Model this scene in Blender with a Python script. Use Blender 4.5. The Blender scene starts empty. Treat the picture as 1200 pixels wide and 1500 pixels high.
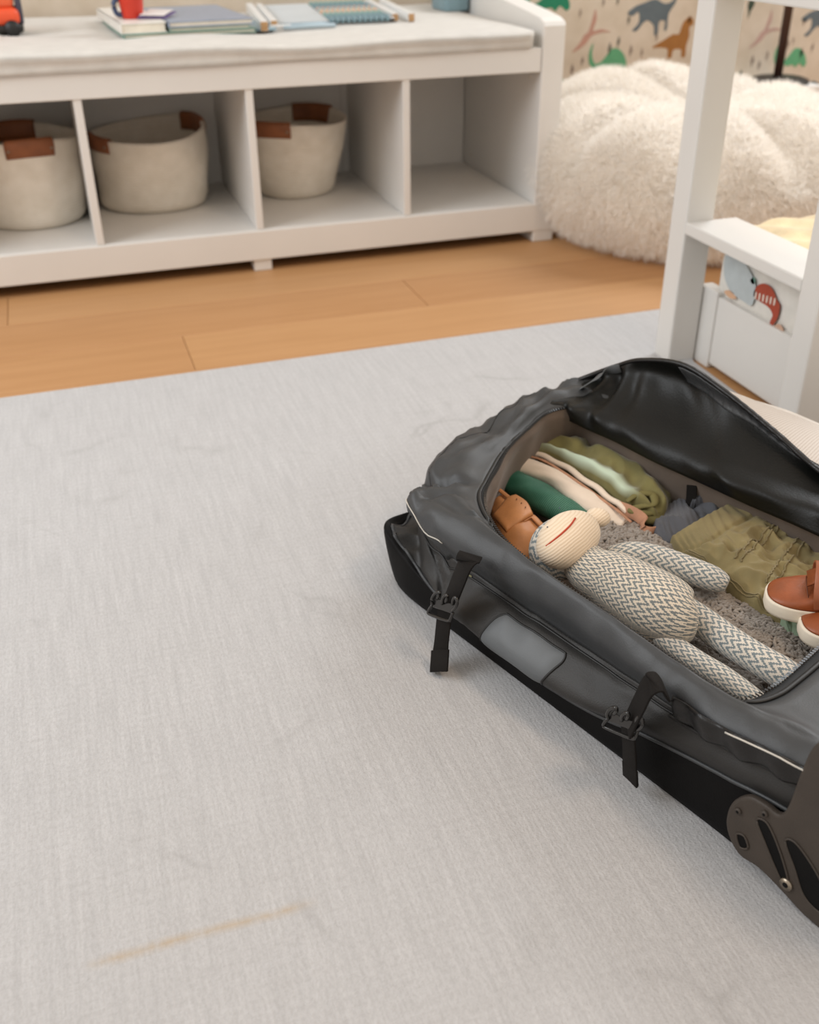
import bpy, bmesh, math, random
import numpy as np
from mathutils import noise, Vector, Matrix
random.seed(7); rng = np.random.default_rng(7)
SC = bpy.context.scene; COL = SC.collection

# ------------------------------------------------------------------ camera
CAM = np.array([-1.18527, -2.46169, 0.79113])
FPX, PITCH, ROLL, YAW = 1502.0, 0.543356, 0.008902, 0.316937
def _rot(p, r, y):
    f = np.array([math.sin(y)*math.cos(p), math.cos(y)*math.cos(p), -math.sin(p)])
    rt = np.array([math.cos(y), -math.sin(y), 0.]); dn = np.cross(f, rt)
    return np.array([rt*math.cos(r)+dn*math.sin(r), -rt*math.sin(r)+dn*math.cos(r), f])
RC = _rot(PITCH, ROLL, YAW)
cd = bpy.data.cameras.new('camera'); cam = bpy.data.objects.new('camera', cd); COL.objects.link(cam)
cam.matrix_world = Matrix(((RC[0][0], -RC[1][0], -RC[2][0], CAM[0]), (RC[0][1], -RC[1][1], -RC[2][1], CAM[1]),
                           (RC[0][2], -RC[1][2], -RC[2][2], CAM[2]), (0, 0, 0, 1)))
cd.sensor_fit = 'VERTICAL'; cd.sensor_height = 36; cd.sensor_width = 28.8; cd.lens = 36*FPX/1500
cd.clip_start = .05; cd.dof.use_dof = True; cd.dof.focus_distance = 1.10; cd.dof.aperture_fstop = 5.0
SC.camera = cam

# ------------------------------------------------------------------ light
def srgb(h, a=1.0):
    if isinstance(h, str): c = [int(h[i:i+2], 16)/255 for i in (0, 2, 4)]
    else: c = h
    return tuple(x/12.92 if x <= .04045 else ((x+.055)/1.055)**2.4 for x in c) + (a,)
w = bpy.data.worlds.new('world'); SC.world = w; w.use_nodes = True
bg = w.node_tree.nodes['Background']; bg.inputs[0].default_value = (1.0, 0.91, 0.82, 1); bg.inputs[1].default_value = .66
def area(name, loc, target, size, power, col):
    l = bpy.data.lights.new(name, 'AREA'); l.shape = 'RECTANGLE'; l.size, l.size_y = size; l.energy = power; l.color = col
    o = bpy.data.objects.new(name, l); COL.objects.link(o); o.location = loc
    o.rotation_euler = (Vector(target)-Vector(loc)).to_track_quat('-Z', 'Y').to_euler(); return o
area('window_left', (-3.0, -.9, 1.8), (-.6, -.9, .1), (1.6, 1.4), 34, (.90, .95, 1.0))
area('window_back_right', (1.7, .45, 2.3), (-.5, -1.2, .0), (1.4, 1.2), 60, (.92, .96, 1.0))
area('ceiling_lamp', (.1, -2.6, 2.4), (-.5, -1.8, 0), (.5, .5), 12, (1.0, .74, .52))
vs = SC.view_settings; vs.view_transform = 'Standard'; vs.look = 'None'; vs.gamma = 1; vs.exposure = .28; vs.use_curve_mapping = False

# ------------------------------------------------------------------ coordinate helpers
def at(u, v, z):
    """point of the world at height z that the photograph shows at pixel u, v"""
    d = RC.T@np.array([(u-600)/FPX, (v-750)/FPX, 1.]); return CAM + d*(z-CAM[2])/d[2]
def ats(L, z):
    if not hasattr(z, '__len__'): z = [z]*len(L)
    return np.array([at(p[0], p[1], q) for p, q in zip(L, z)])
A0 = np.array([-.836, -1.463, 0]); D0 = np.array([.33015302, -.94392743, 0]); W0 = np.array([.94392743, .33015302, 0]); Z0 = np.array([0, 0, 1.])
def CL(a):                                       # suitcase frame (length, width, height) -> world
    a = np.asarray(a, float); return A0 + a[..., :1]*D0 + a[..., 1:2]*W0 + a[..., 2:3]*Z0
def nz(p, s=1.0): return noise.noise(Vector((p[0]*s, p[1]*s, p[2]*s)))
def cr(P, n, closed=False):
    """Catmull-Rom through P (k,dim) -> n samples"""
    P = np.asarray(P, float); k = len(P)
    T = np.linspace(0, k if closed else k-1, n, endpoint=not closed)
    i = np.floor(T).astype(int)
    if not closed: i = np.minimum(i, k-2)
    t = (T-i)[:, None]
    if closed: g = lambda j: P[j % k]
    else:
        Q = np.vstack([2*P[0]-P[1], P, 2*P[-1]-P[-2]]); g = lambda j: Q[j+1]
    p0, p1, p2, p3 = g(i-1), g(i), g(i+1), g(i+2)
    return .5*((2*p1)+(-p0+p2)*t+(2*p0-5*p1+4*p2-p3)*t*t+(-p0+3*p1-3*p2+p3)*t**3)
def crgrid(G, nu, nv, cu=False):
    """G (rows v, cols u, 3) -> (nv, nu, 3)"""
    G = np.asarray(G, float); a = np.array([cr(r, nu, cu) for r in G])
    return np.array([cr(a[:, j], nv) for j in range(nu)]).transpose(1, 0, 2)

# ------------------------------------------------------------------ mesh helpers
ORG = {}
def obj(name, V, F, mat, parent=None, smooth=True, uv=None, origin=None, kind=None):
    V = np.asarray(V, float)
    if origin is None:
        if parent is not None: origin = ORG[parent.name]
        else: origin = np.array([(V[:, 0].min()+V[:, 0].max())/2, (V[:, 1].min()+V[:, 1].max())/2, V[:, 2].min()])
    origin = np.asarray(origin, float)
    me = bpy.data.meshes.new(name); me.from_pydata([tuple(x) for x in (V-origin)], [], [tuple(f) for f in F]); me.update()
    me.polygons.foreach_set('use_smooth', [smooth]*len(me.polygons))
    if uv is not None:
        l = me.uv_layers.new(name='UVMap'); idx = np.empty(len(me.loops), int); me.loops.foreach_get('vertex_index', idx)
        l.data.foreach_set('uv', np.asarray(uv)[idx].ravel())
    me.materials.append(mat)
    o = bpy.data.objects.new(name, me); COL.objects.link(o)
    if parent is not None: o.parent = parent; o.location = origin-ORG[parent.name]
    else: o.location = origin
    ORG[o.name] = origin
    if kind: o['kind'] = kind
    return o
def empty(name, loc):
    o = bpy.data.objects.new(name, None); o.empty_display_size = .05; COL.objects.link(o); o.location = loc; ORG[o.name] = np.array(loc, float); return o
def tag(o, label=None, cat=None, group=None, kind=None):
    if label: o['label'] = label
    if cat: o['category'] = cat
    if group: o['group'] = group
    if kind: o['kind'] = kind
    return o
class MB:
    def __init__(s): s.V = []; s.F = []; s.U = []; s.n = 0
    def add(s, V, F, U=None):
        V = np.asarray(V, float).reshape(-1, 3); s.V.append(V); s.F += [tuple(i+s.n for i in f) for f in F]
        s.U.append(np.zeros((len(V), 2)) if U is None else np.asarray(U)); s.n += len(V); return s
    def build(s, name, mat, parent=None, smooth=True, **k):
        return obj(name, np.vstack(s.V), s.F, mat, parent, smooth, uv=np.vstack(s.U), **k)
def grid(P, cu=False, cv=False, capv=False):
    """P (nv,nu,3) -> V,F,UV"""
    nv, nu = P.shape[:2]; F = []
    for j in range(nv if cv else nv-1):
        for i in range(nu if cu else nu-1):
            a = j*nu+i; b = j*nu+(i+1) % nu; c = ((j+1) % nv)*nu+(i+1) % nu; d = ((j+1) % nv)*nu+i
            F.append((a, b, c, d))
    V = P.reshape(-1, 3); U = np.array([(i/max(nu-1, 1), j/max(nv-1, 1)) for j in range(nv) for i in range(nu)])
    if capv:
        F.append(tuple(range(nu))[::-1]); F.append(tuple((nv-1)*nu+i for i in range(nu)))
    return V, F, U
def tube(path, r, res=10, up=None, flat=1.0, fn=None, cap=True, n=None, squ=1.0):
    """swept section; r scalar or list; flat scales the 'up' axis; fn(i,theta)->radius factor; UV in metres along v, 0..1 around u"""
    path = np.asarray(path, float)
    r = np.full(len(path), r, float) if not hasattr(r, '__len__') else np.asarray(r, float)
    if n:
        rr = cr(np.c_[r, r], n)[:, 0] if len(r) > 2 else np.linspace(r[0], r[-1], n)
        path = cr(path, n) if len(path) > 2 else np.linspace(path[0], path[-1], n); r = rr
    k = len(path); T = np.gradient(path, axis=0); T /= np.linalg.norm(T, axis=1)[:, None]+1e-12
    U = np.array([0, 0, 1.]) if up is None else np.asarray(up, float)
    P = np.zeros((k, res, 3)); uv = []; L = np.r_[0, np.cumsum(np.linalg.norm(np.diff(path, axis=0), axis=1))]
    for i in range(k):
        s = np.cross(T[i], U); ns = np.linalg.norm(s)
        if ns < 1e-4: s = np.cross(T[i], [1, 0, 0]); ns = np.linalg.norm(s)
        s /= ns; u = np.cross(s, T[i])
        for j in range(res):
            a = 2*math.pi*j/res; f = fn(i/(k-1), a) if fn else 1
            ca, sa = math.cos(a), math.sin(a)
            if squ != 1: ca = math.copysign(abs(ca)**squ, ca); sa = math.copysign(abs(sa)**squ, sa)
            P[i, j] = path[i]+r[i]*f*(ca*s+sa*flat*u)
            uv.append((j/res, L[i]))
    V, F, _ = grid(P, cu=True, capv=False)
    if cap:
        F = list(F); n0 = len(V); V = np.vstack([V, P[0].mean(0)[None], P[-1].mean(0)[None]])
        for j in range(res):
            F.append((n0, (j+1) % res, j)); F.append((n0+1, (k-1)*res+j, (k-1)*res+(j+1) % res))
        uv += [(0, 0), (0, L[-1])]
    return V, F, np.array(uv)
def box(lo, hi, bev=.0, seg=2):
    bm = bmesh.new(); bmesh.ops.create_cube(bm, size=1)
    lo = np.array(lo, float); hi = np.array(hi, float)
    for v in bm.verts: v.co = Vector(lo+(np.array(v.co)+.5)*(hi-lo))
    if bev: bmesh.ops.bevel(bm, geom=bm.edges[:], offset=min(bev, (hi-lo).min()*.45), segments=seg, affect='EDGES', profile=.5)
    V = np.array([v.co[:] for v in bm.verts]); F = [[v.index for v in f.verts] for f in bm.faces]; bm.free(); return V, F
def prism(poly, lo, hi, f):
    """2D polygon extruded between lo and hi; f(x,y,h)->3D"""
    n = len(poly); V = [f(x, y, lo) for x, y in poly]+[f(x, y, hi) for x, y in poly]
    F = [tuple(range(n))[::-1], tuple(range(n, 2*n))]+[(i, (i+1) % n, n+(i+1) % n, n+i) for i in range(n)]
    return np.array(V, float), F
def bevel_mod(o, wd, seg=2):
    m = o.modifiers.new('bevel', 'BEVEL'); m.width = wd; m.segments = seg; m.limit_method = 'ANGLE'; m.angle_limit = math.radians(40); return o
def cushion_sheet(P, th, fn=None):
    """closed cloth slab: top surface P (nv,nu,3) displaced by fn(u,v), dropping 'th' at its borders"""
    P = P.copy(); nv, nu = P.shape[:2]
    if fn:
        for j in range(nv):
            for i in range(nu): P[j, i, 2] += fn(i/(nu-1), j/(nv-1), P[j, i])
    for j in range(nv):
        for i in range(nu):
            e = min(i, nu-1-i, j, nv-1-j)
            if e < 3: P[j, i, 2] -= th*.5*(1-math.sqrt(max(0, 1-((3-e)/3)**2)))
    V, F, U = grid(P); n = len(V); B = V.copy(); B[:, 2] -= th
    border = [i for i in range(nu)]+[j*nu+nu-1 for j in range(1, nv)]+[(nv-1)*nu+i for i in range(nu-2, -1, -1)]+[j*nu for j in range(nv-2, 0, -1)]
    B2 = B[border]; c = P.reshape(-1, 3).mean(0)
    F = list(F); V = np.vstack([V, B2, (B.mean(0))[None]]); m = len(border)
    for k in range(m):
        F.append((border[(k+1) % m], border[k], n+k, n+(k+1) % m)); F.append((n+(k+1) % m, n+k, n+m))
    U = np.vstack([U, U[border], [[.5, .5]]])
    return V, F, U

# ------------------------------------------------------------------ materials
class NT:
    def __init__(s, name):
        s.m = bpy.data.materials.new(name); s.m.use_nodes = True; s.t = s.m.node_tree; s.n = s.t.nodes; s.l = s.t.links
        s.b = s.n['Principled BSDF']; s.tc = s.n.new('ShaderNodeTexCoord')
    def node(s, typ, **k):
        x = s.n.new(typ)
        for a, v in k.items():
            if a.startswith('i_'): x.inputs[int(a[2:])].default_value = v
            else: setattr(x, a, v)
        return x
    def link(s, a, b): s.l.new(a, b)
    def noise(s, scale, detail=3, rough=.5, vec=None, stretch=None, coord='Object'):
        v = vec or s.tc.outputs[coord]
        if stretch:
            mp = s.n.new('ShaderNodeMapping'); mp.inputs['Scale'].default_value = stretch; s.link(v, mp.inputs[0]); v = mp.outputs[0]
        x = s.n.new('ShaderNodeTexNoise'); x.inputs['Scale'].default_value = scale; x.inputs['Detail'].default_value = detail; x.inputs['Roughness'].default_value = rough
        s.link(v, x.inputs['Vector']); return x.outputs['Fac']
    def ramp(s, fac, stops):
        r = s.n.new('ShaderNodeValToRGB'); s.link(fac, r.inputs[0]); e = r.color_ramp.elements
        while len(e) < len(stops): e.new(.5)
        for q, (p, c) in zip(e, stops): q.position = p; q.color = c
        return r.outputs[0]
    def mix(s, fac, a, b, mode='MIX'):
        x = s.n.new('ShaderNodeMix'); x.data_type = 'RGBA'; x.blend_type = mode
        for k, v in ((0, fac), (6, a), (7, b)):
            if isinstance(v, (int, float)): x.inputs[k].default_value = v
            elif isinstance(v, tuple): x.inputs[k].default_value = v
            else: s.link(v, x.inputs[k])
        return x.outputs[2]
    def math(s, op, a, b=0.0, c=None):
        x = s.n.new('ShaderNodeMath'); x.operation = op
        for k, v in ((0, a), (1, b), (2, c)):
            if v is None: continue
            if isinstance(v, (int, float)): x.inputs[k].default_value = v
            else: s.link(v, x.inputs[k])
        return x.outputs[0]
    def bump(s, h, strength=.3, dist=.002, prev=None):
        x = s.n.new('ShaderNodeBump'); x.inputs['Strength'].default_value = strength; x.inputs['Distance'].default_value = dist
        s.link(h, x.inputs['Height'])
        if prev: s.link(prev, x.inputs['Normal'])
        s.link(x.outputs[0], s.b.inputs['Normal']); return x.outputs[0]
    def color(s, c):
        if isinstance(c, tuple): s.b.inputs['Base Color'].default_value = c
        else: s.link(c, s.b.inputs['Base Color'])
def simple(name, c, rough=.6, var=.08, nscale=30, bump=.15, bscale=200, metal=0, sheen=0, spec=.5, stretch=None, bdist=.001, coat=0):
    N = NT(name); c = srgb(c)
    d = tuple(max(0, x*(1-var)) for x in c[:3])+(1,); e = tuple(min(1, x*(1+var)) for x in c[:3])+(1,)
    N.color(N.ramp(N.noise(nscale, 4, stretch=stretch), [(.3, d), (.7, e)]))
    if bump: N.bump(N.noise(bscale, 3, stretch=stretch), bump, bdist)
    N.b.inputs['Roughness'].default_value = rough; N.b.inputs['Metallic'].default_value = metal; N.b.inputs['Specular IOR Level'].default_value = spec
    if sheen: N.b.inputs['Sheen Weight'].default_value = sheen
    if coat: N.b.inputs['Coat Weight'].default_value = coat
    return N.m
def weave(name, c, c2, scale=900, rough=.85, bump=.4, sheen=.15, var=.1):
    """woven cloth: two crossed waves"""
    N = NT(name)
    def wv(ax):
        x = N.n.new('ShaderNodeTexWave'); x.wave_type = 'BANDS'; x.bands_direction = ax; x.inputs['Scale'].default_value = scale/6.28; x.inputs['Distortion'].default_value = .6
        x.inputs['Detail'].default_value = 1; N.link(N.tc.outputs['Object'], x.inputs[0]); return x.outputs['Fac']
    h = N.math('MULTIPLY', wv('X'), wv('Y')); f = N.noise(25, 4)
    base = N.ramp(f, [(.3, srgb(c)), (.7, srgb(c2))])
    N.color(base); N.bump(N.math('ADD', h, N.noise(400, 2)), bump, .0006)
    N.b.inputs['Roughness'].default_value = rough; N.b.inputs['Sheen Weight'].default_value = sheen; return N.m

M = {}
M['white_paint'] = simple('white_paint', 'dfddd9', .45, .02, 6, .04, 60)
M['bed_paint'] = simple('bed_paint', 'dbd9d5', .4, .02, 6, .03, 60)
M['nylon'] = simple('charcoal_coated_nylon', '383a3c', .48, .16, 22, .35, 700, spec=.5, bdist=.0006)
M['nylon_side_shaded'] = simple('side_nylon_shaded', '272625', .52, .16, 22, .35, 700, spec=.45)  # case nylon darkened, the near side's shade put into its colour
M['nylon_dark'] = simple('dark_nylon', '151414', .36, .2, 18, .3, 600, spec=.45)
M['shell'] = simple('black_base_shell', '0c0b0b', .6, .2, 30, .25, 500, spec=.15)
M['shell_rim'] = simple('grey_shell_rim', '3a3c3e', .45, .1, 20, .2, 600)
M['lining'] = simple('brown_grey_lining', '64574c', .95, .15, 30, .35, 900, sheen=.2)
M['lid_inner'] = simple('coated_black_lining', '0b0c0a', .46, .25, 14, .3, 300, spec=.35)
M['webbing'] = simple('black_webbing', '171412', .75, .1, 60, .6, 1400, spec=.2)
M['plastic'] = simple('black_plastic', '232221', .22, .1, 30, .05, 200, spec=.6)
M['housing'] = simple('taupe_plastic', '3d352e', .6, .12, 40, .3, 900)
M['tyre'] = simple('black_tyre', '201e1c', .55, .1, 30, .1, 300)
M['metal'] = simple('dull_metal', '9a8f80', .35, .1, 50, .1, 300, metal=.9)
M['panel'] = simple('smooth_grip_panel', '575b5e', .5, .06, 20, .12, 700)
M['piping_white'] = simple('reflective_piping', 'c9c4ba', .5, .05, 50, .1, 300)
M['piping'] = simple('black_piping', '141414', .5, .1, 50, .1, 300)
M['leather_handle'] = simple('brown_leather', '8a5230', .55, .18, 30, .25, 150)
M['tan'] = simple('tan_leather', 'bd804d', .5, .14, 35, .2, 260)
M['shoe_leather'] = simple('cognac_leather', '8e4a25', .42, .22, 40, .25, 300, spec=.5)
M['shoe_strap'] = simple('cognac_strap', '98593a', .4, .12, 60, .2, 300)
M['rubber'] = simple('white_rubber', 'e6dcca', .6, .05, 40, .1, 500)
M['dark_wood'] = simple('dark_wood', '3b241a', .5, .25, 20, .1, 120, stretch=(4, 4, .5))
M['black_metal'] = simple('black_metal', '121110', .45, .1, 30, .05, 200)
M['cushion'] = weave('cushion_linen', 'cbc8c2', 'd5d2cc', 1400)
M['rope'] = None
M['cream_cloth'] = weave('cream_jersey', 'e6d4c0', 'f0e0ce', 2200, sheen=.3)
M['peach_trim'] = simple('peach_trim', 'b4866a', .8, .15, 60, .3, 800)
M['grey_muslin'] = weave('grey_muslin', '484a50', '5a5c62', 2400)
M['mint_cloth'] = simple('mint_cloth', '93a88f', .85, .2, 25, .3, 700)
M['quilt'] = simple('cream_yellow_quilt', 'e6d3ab', .9, .2, 18, .5, 220, sheen=.3, bdist=.004)
M['wood_end'] = simple('pale_wood', 'b08a5f', .6, .15, 60, .1, 300)
M['white_gloss'] = simple('white_lacquer', 'e4e6e6', .3, .02, 10, .02, 50)
M['tongue'] = simple('inner_brown', '5a3322', .8, .2, 40, .3, 500)
def plain(h, r=.6): 
    k = 'c_'+h
    if k not in M: M[k] = simple('paint_'+h, h, r, .06, 40, .08, 300)
    return M[k]

# rope basket
N = NT('cotton_rope'); x = N.n.new('ShaderNodeTexWave'); x.bands_direction = 'Z'; x.inputs['Scale'].default_value = 48; x.inputs['Distortion'].default_value = .4
N.link(N.tc.outputs['Object'], x.inputs[0]); N.color(N.ramp(N.noise(30, 4), [(.3, srgb('e0d7c8')), (.7, srgb('eae2d5'))]))
N.bump(x.outputs['Fac'], .5, .003); N.b.inputs['Roughness'].default_value = .9; M['rope'] = N.m

# floor wood
N = NT('oak_planks'); info = N.n.new('ShaderNodeObjectInfo')
v = N.n.new('ShaderNodeVectorMath'); v.operation = 'ADD'; sc = N.n.new('ShaderNodeVectorMath'); sc.operation = 'SCALE'; sc.inputs[3].default_value = 37
cmb = N.n.new('ShaderNodeCombineXYZ'); N.link(info.outputs['Random'], cmb.inputs[0]); N.link(info.outputs['Random'], cmb.inputs[1]); N.link(cmb.outputs[0], sc.inputs[0])
N.link(N.tc.outputs['Object'], v.inputs[0]); N.link(sc.outputs[0], v.inputs[1])
g = N.noise(3.2, 6, .6, vec=v.outputs[0], stretch=(.9, 11, 1)); g2 = N.noise(26, 3, .5, vec=v.outputs[0], stretch=(.5, 12, 1))
c = N.ramp(g, [(.25, srgb('a2784f')), (.5, srgb('b3885e')), (.75, srgb('c0966c'))])
c = N.mix(N.math('MULTIPLY', g2, .35), c, srgb('98683c'), 'MIX')
c = N.mix(.5, c, N.ramp(info.outputs['Random'], [(0, srgb('b28254')), (1, srgb('c59766'))]))
kn = N.n.new('ShaderNodeTexVoronoi'); kn.inputs['Scale'].default_value = 2.1; mp = N.n.new('ShaderNodeMapping'); mp.inputs['Scale'].default_value = (1, 2.4, 1); N.link(v.outputs[0], mp.inputs[0]); N.link(mp.outputs[0], kn.inputs[0])
c = N.mix(N.ramp(kn.outputs['Distance'], [(.0, (1, 1, 1, 1)), (.035, (0, 0, 0, 1))]), c, srgb('7d4f2b'))
N.color(c); N.bump(g2, .08, .001); N.b.inputs['Roughness'].default_value = .5; M['oak'] = N.m

# rug: woven, faint worn pattern and one rubbed brown line
N = NT('pale_woven_rug')
def wvr(ax, s, dist):
    x = N.n.new('ShaderNodeTexWave'); x.bands_direction = ax; x.inputs['Scale'].default_value = s; x.inputs['Distortion'].default_value = dist; x.inputs['Detail Scale'].default_value = 3
    N.link(N.tc.outputs['Object'], x.inputs[0]); return x.outputs['Fac']
wa = N.math('MULTIPLY', wvr('X', 62, 5), wvr('Y', 88, 6)); fine = N.noise(330, 2, .6, stretch=(1, .5, 1))
slub = N.noise(60, 4, .6, stretch=(2.4, .16, 1)); slub2 = N.noise(60, 4, .6, stretch=(.16, 2.4, 1))
c = N.ramp(slub, [(.3, srgb('b3b3b4')), (.7, srgb('c0c0c1'))])
c = N.mix(N.math('MULTIPLY', N.ramp(slub2, [(.45, (0, 0, 0, 1)), (.75, (1, 1, 1, 1))]), .35), c, srgb('afaeae'))
c = N.mix(N.math('MULTIPLY', N.ramp(fine, [(.35, (1, 1, 1, 1)), (.6, (0, 0, 0, 1))]), .22), c, srgb('8f8d8c'))
# worn vine lines
vn = N.n.new('ShaderNodeTexVoronoi'); vn.feature = 'DISTANCE_TO_EDGE'; vn.inputs['Scale'].default_value = 3.1
wp = N.n.new('ShaderNodeTexNoise'); wp.inputs['Scale'].default_value = 5; N.link(N.tc.outputs['Object'], wp.inputs[0])
vm = N.mix(.12, N.tc.outputs['Object'], wp.outputs['Color'], 'LINEAR_LIGHT'); N.link(vm, vn.inputs['Vector'])
ln = N.math('MULTIPLY', N.ramp(vn.outputs['Distance'], [(.0, (1, 1, 1, 1)), (.03, (0, 0, 0, 1))]), N.ramp(N.noise(7, 3), [(.52, (0, 0, 0, 1)), (.68, (1, 1, 1, 1))]))
c = N.mix(N.math('MULTIPLY', ln, .30), c, srgb('8d8b8a'))
RUGMAT = N; RUG_C = c; RUG_H = N.math('ADD', wa, N.math('MULTIPLY', fine, 1.2))

# chevron knit (UV: u around 0..1, v metres)
def chevron(name, ca, cb, around, vper):
    N = NT(name); sep = N.n.new('ShaderNodeSeparateXYZ'); N.link(N.tc.outputs['UV'], sep.inputs[0])
    u = N.math('MULTIPLY', sep.outputs[0], around)
    st = N.math('DIVIDE', N.math('FLOOR', N.math('MULTIPLY', u, 8)), 8)
    tri = N.math('PINGPONG', st, .5)
    vv = N.math('DIVIDE', N.math('FLOOR', N.math('MULTIPLY', sep.outputs[1], 1/vper*8)), 8)
    s = N.math('FRACT', N.math('ADD', vv, N.math('MULTIPLY', tri, 1.7)))
    f = N.math('GREATER_THAN', s, .5)
    a = N.ramp(N.noise(60, 2), [(.3, srgb(ca)), (.7, tuple(min(1, q*1.12) for q in srgb(ca)[:3])+(1,))])
    N.color(N.mix(f, a, srgb(cb)))
    kn = N.math('MULTIPLY', N.math('PINGPONG', N.math('MULTIPLY', u, 10), .5), N.math('PINGPONG', N.math('MULTIPLY', sep.outputs[1], 8/vper), .5))
    N.bump(N.math('ADD', N.math('MULTIPLY', kn, 3), N.noise(700, 2)), .5, .0012)
    N.b.inputs['Roughness'].default_value = .9; N.b.inputs['Sheen Weight'].default_value = .2; return N.m
M['chev'] = chevron('chevron_knit', 'd6cab8', '767c7b', 28, .0095)
M['chev_limb'] = chevron('chevron_knit_limb', 'd5cdc1', '7a8588', 11, .0095)
N = NT('cream_rib_knit'); _m = at(845, 770, .14)-at(808, 805, .14); _n = np.cross(RC[2], _m); _n /= np.linalg.norm(_n)
x = N.n.new('ShaderNodeVectorMath'); x.operation = 'DOT_PRODUCT'; N.link(N.tc.outputs['Object'], x.inputs[0]); x.inputs[1].default_value = tuple(_n)
f = N.math('PINGPONG', N.math('ADD', N.math('MULTIPLY', x.outputs['Value'], 300), N.math('MULTIPLY', N.noise(60, 2), .8)), .5)
N.color(N.ramp(f, [(0, srgb('d9c3a6')), (.35, srgb('e8d6be'))])); N.bump(f, .5, .0014); N.b.inputs['Roughness'].default_value = .9; N.b.inputs['Sheen Weight'].default_value = .2; M['knit_cream'] = N.m

# olive tee with a washed mint band (UV)
N = NT('olive_mint_jersey'); sep = N.n.new('ShaderNodeSeparateXYZ'); N.link(N.tc.outputs['UV'], sep.inputs[0])
d = N.math('ABSOLUTE', N.math('SUBTRACT', N.math('ADD', sep.outputs[1], N.math('MULTIPLY', N.noise(9, 2), .12)), .47))
band = N.ramp(d, [(.04, (1, 1, 1, 1)), (.14, (0, 0, 0, 1))]); al = N.ramp(sep.outputs[0], [(.12, (0, 0, 0, 1)), (.3, (1, 1, 1, 1)), (.72, (1, 1, 1, 1)), (.86, (0, 0, 0, 1))])
N.color(N.mix(N.math('MULTIPLY', band, al), N.ramp(N.noise(30, 4), [(.3, srgb('645e36')), (.7, srgb('7c7646'))]), srgb('bfd0ba')))
N.bump(N.noise(900, 2), .35, .0006); N.b.inputs['Roughness'].default_value = .85; N.b.inputs['Sheen Weight'].default_value = .25; M['tee'] = N.m
# green ribbed knit
N = NT('green_ribbed_knit'); x = N.n.new('ShaderNodeTexWave'); x.bands_direction = 'X'; x.inputs['Scale'].default_value = 1.0
sp = N.n.new('ShaderNodeSeparateXYZ'); N.link(N.tc.outputs['UV'], sp.inputs[0]); f = N.math('PINGPONG', N.math('MULTIPLY', sp.outputs[1], 420), .5)
N.color(N.mix(N.math('MULTIPLY', N.ramp(f, [(.25, (0, 0, 0, 1)), (.5, (1, 1, 1, 1))]), N.ramp(N.noise(25, 3), [(.3, (.1, .1, .1, 1)), (.6, (.8, .8, .8, 1))])), srgb('1d5a46'), srgb('7db39c')))
N.bump(f, .6, .0012); N.b.inputs['Roughness'].default_value = .6; M['green_knit'] = N.m
M['khaki'] = weave('olive_twill', '7c704c', '8f8259', 2600, sheen=.1)
M['khaki_seam'] = weave('olive_twill_seam', '746847', '867955', 2600)
M['sherpa'] = simple('grey_sherpa', '938a81', .95, .18, 60, .3, 900, sheen=.4)
M['fur'] = simple('ivory_faux_fur', 'fbf8f3', .85, .04, 7, 0, sheen=.3)
_t = M['fur'].node_tree; _tr = _t.nodes.new('ShaderNodeBsdfTranslucent'); _tr.inputs[0].default_value = srgb('fdf8f1'); _mx = _t.nodes.new('ShaderNodeMixShader'); _mx.inputs[0].default_value = .42
_o = [n for n in _t.nodes if n.type == 'OUTPUT_MATERIAL'][0]; _t.links.new(_t.nodes['Principled BSDF'].outputs[0], _mx.inputs[1]); _t.links.new(_tr.outputs[0], _mx.inputs[2]); _t.links.new(_mx.outputs[0], _o.inputs[0])
N = NT('dinosaur_wallpaper_ground'); N.color(N.ramp(N.noise(14, 5), [(.35, srgb('c6b9a6')), (.65, srgb('d1c5b4'))])); N.b.inputs['Roughness'].default_value = .8; M['wallpaper'] = N.m
N = NT('white_mesh_fabric')
sp = N.n.new('ShaderNodeSeparateXYZ'); N.link(N.tc.outputs['UV'], sp.inputs[0])
fa = N.math('PINGPONG', N.math('MULTIPLY', sp.outputs[0], 130), .5); fb = N.math('PINGPONG', N.math('MULTIPLY', sp.outputs[1], 60), .5)
hole = N.ramp(N.math('MULTIPLY', N.math('MULTIPLY', fa, fb), 4), [(.35, (0, 0, 0, 1)), (.6, (1, 1, 1, 1))])
N.color(N.mix(N.math('MULTIPLY', hole, .6), srgb('d8d2cc'), srgb('97816f'))); N.bump(hole, .5, -.0006); N.b.inputs['Roughness'].default_value = .7; M['mesh'] = N.m

# ================================================================== the setting
WY = .80
floor = obj('floor', *box((-4.2, -4.2, -.06), (3.0, WY, -.016)), M['oak'], origin=(0, 0, 0), smooth=False); tag(floor, kind='structure')
py = .77; rowi = 0
while py > -3.9:
    x0 = -4.15 + [0, .9, .35, 1.25][rowi % 4]-1.0
    while x0 < 2.9:
        xa, xb = max(x0, -4.15), min(x0+1.9, 2.95)
        if xb-xa > .1:
            V, F = box((xa+.0004, py-.19+.0004, -.016), (xb-.0004, py-.0004, -.005), .0012, 1)
            p = obj('plank', V, F, M['oak'], floor, smooth=False, origin=((xa+xb)/2, py-.095, 0))
        x0 += 1.9
    py -= .19; rowi += 1
wall = obj('wall_back', *box((-4.2, WY, -.06), (3.0, WY+.1, 2.6)), M['wallpaper'], origin=(0, WY, 0), smooth=False); tag(wall, kind='structure')
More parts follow.
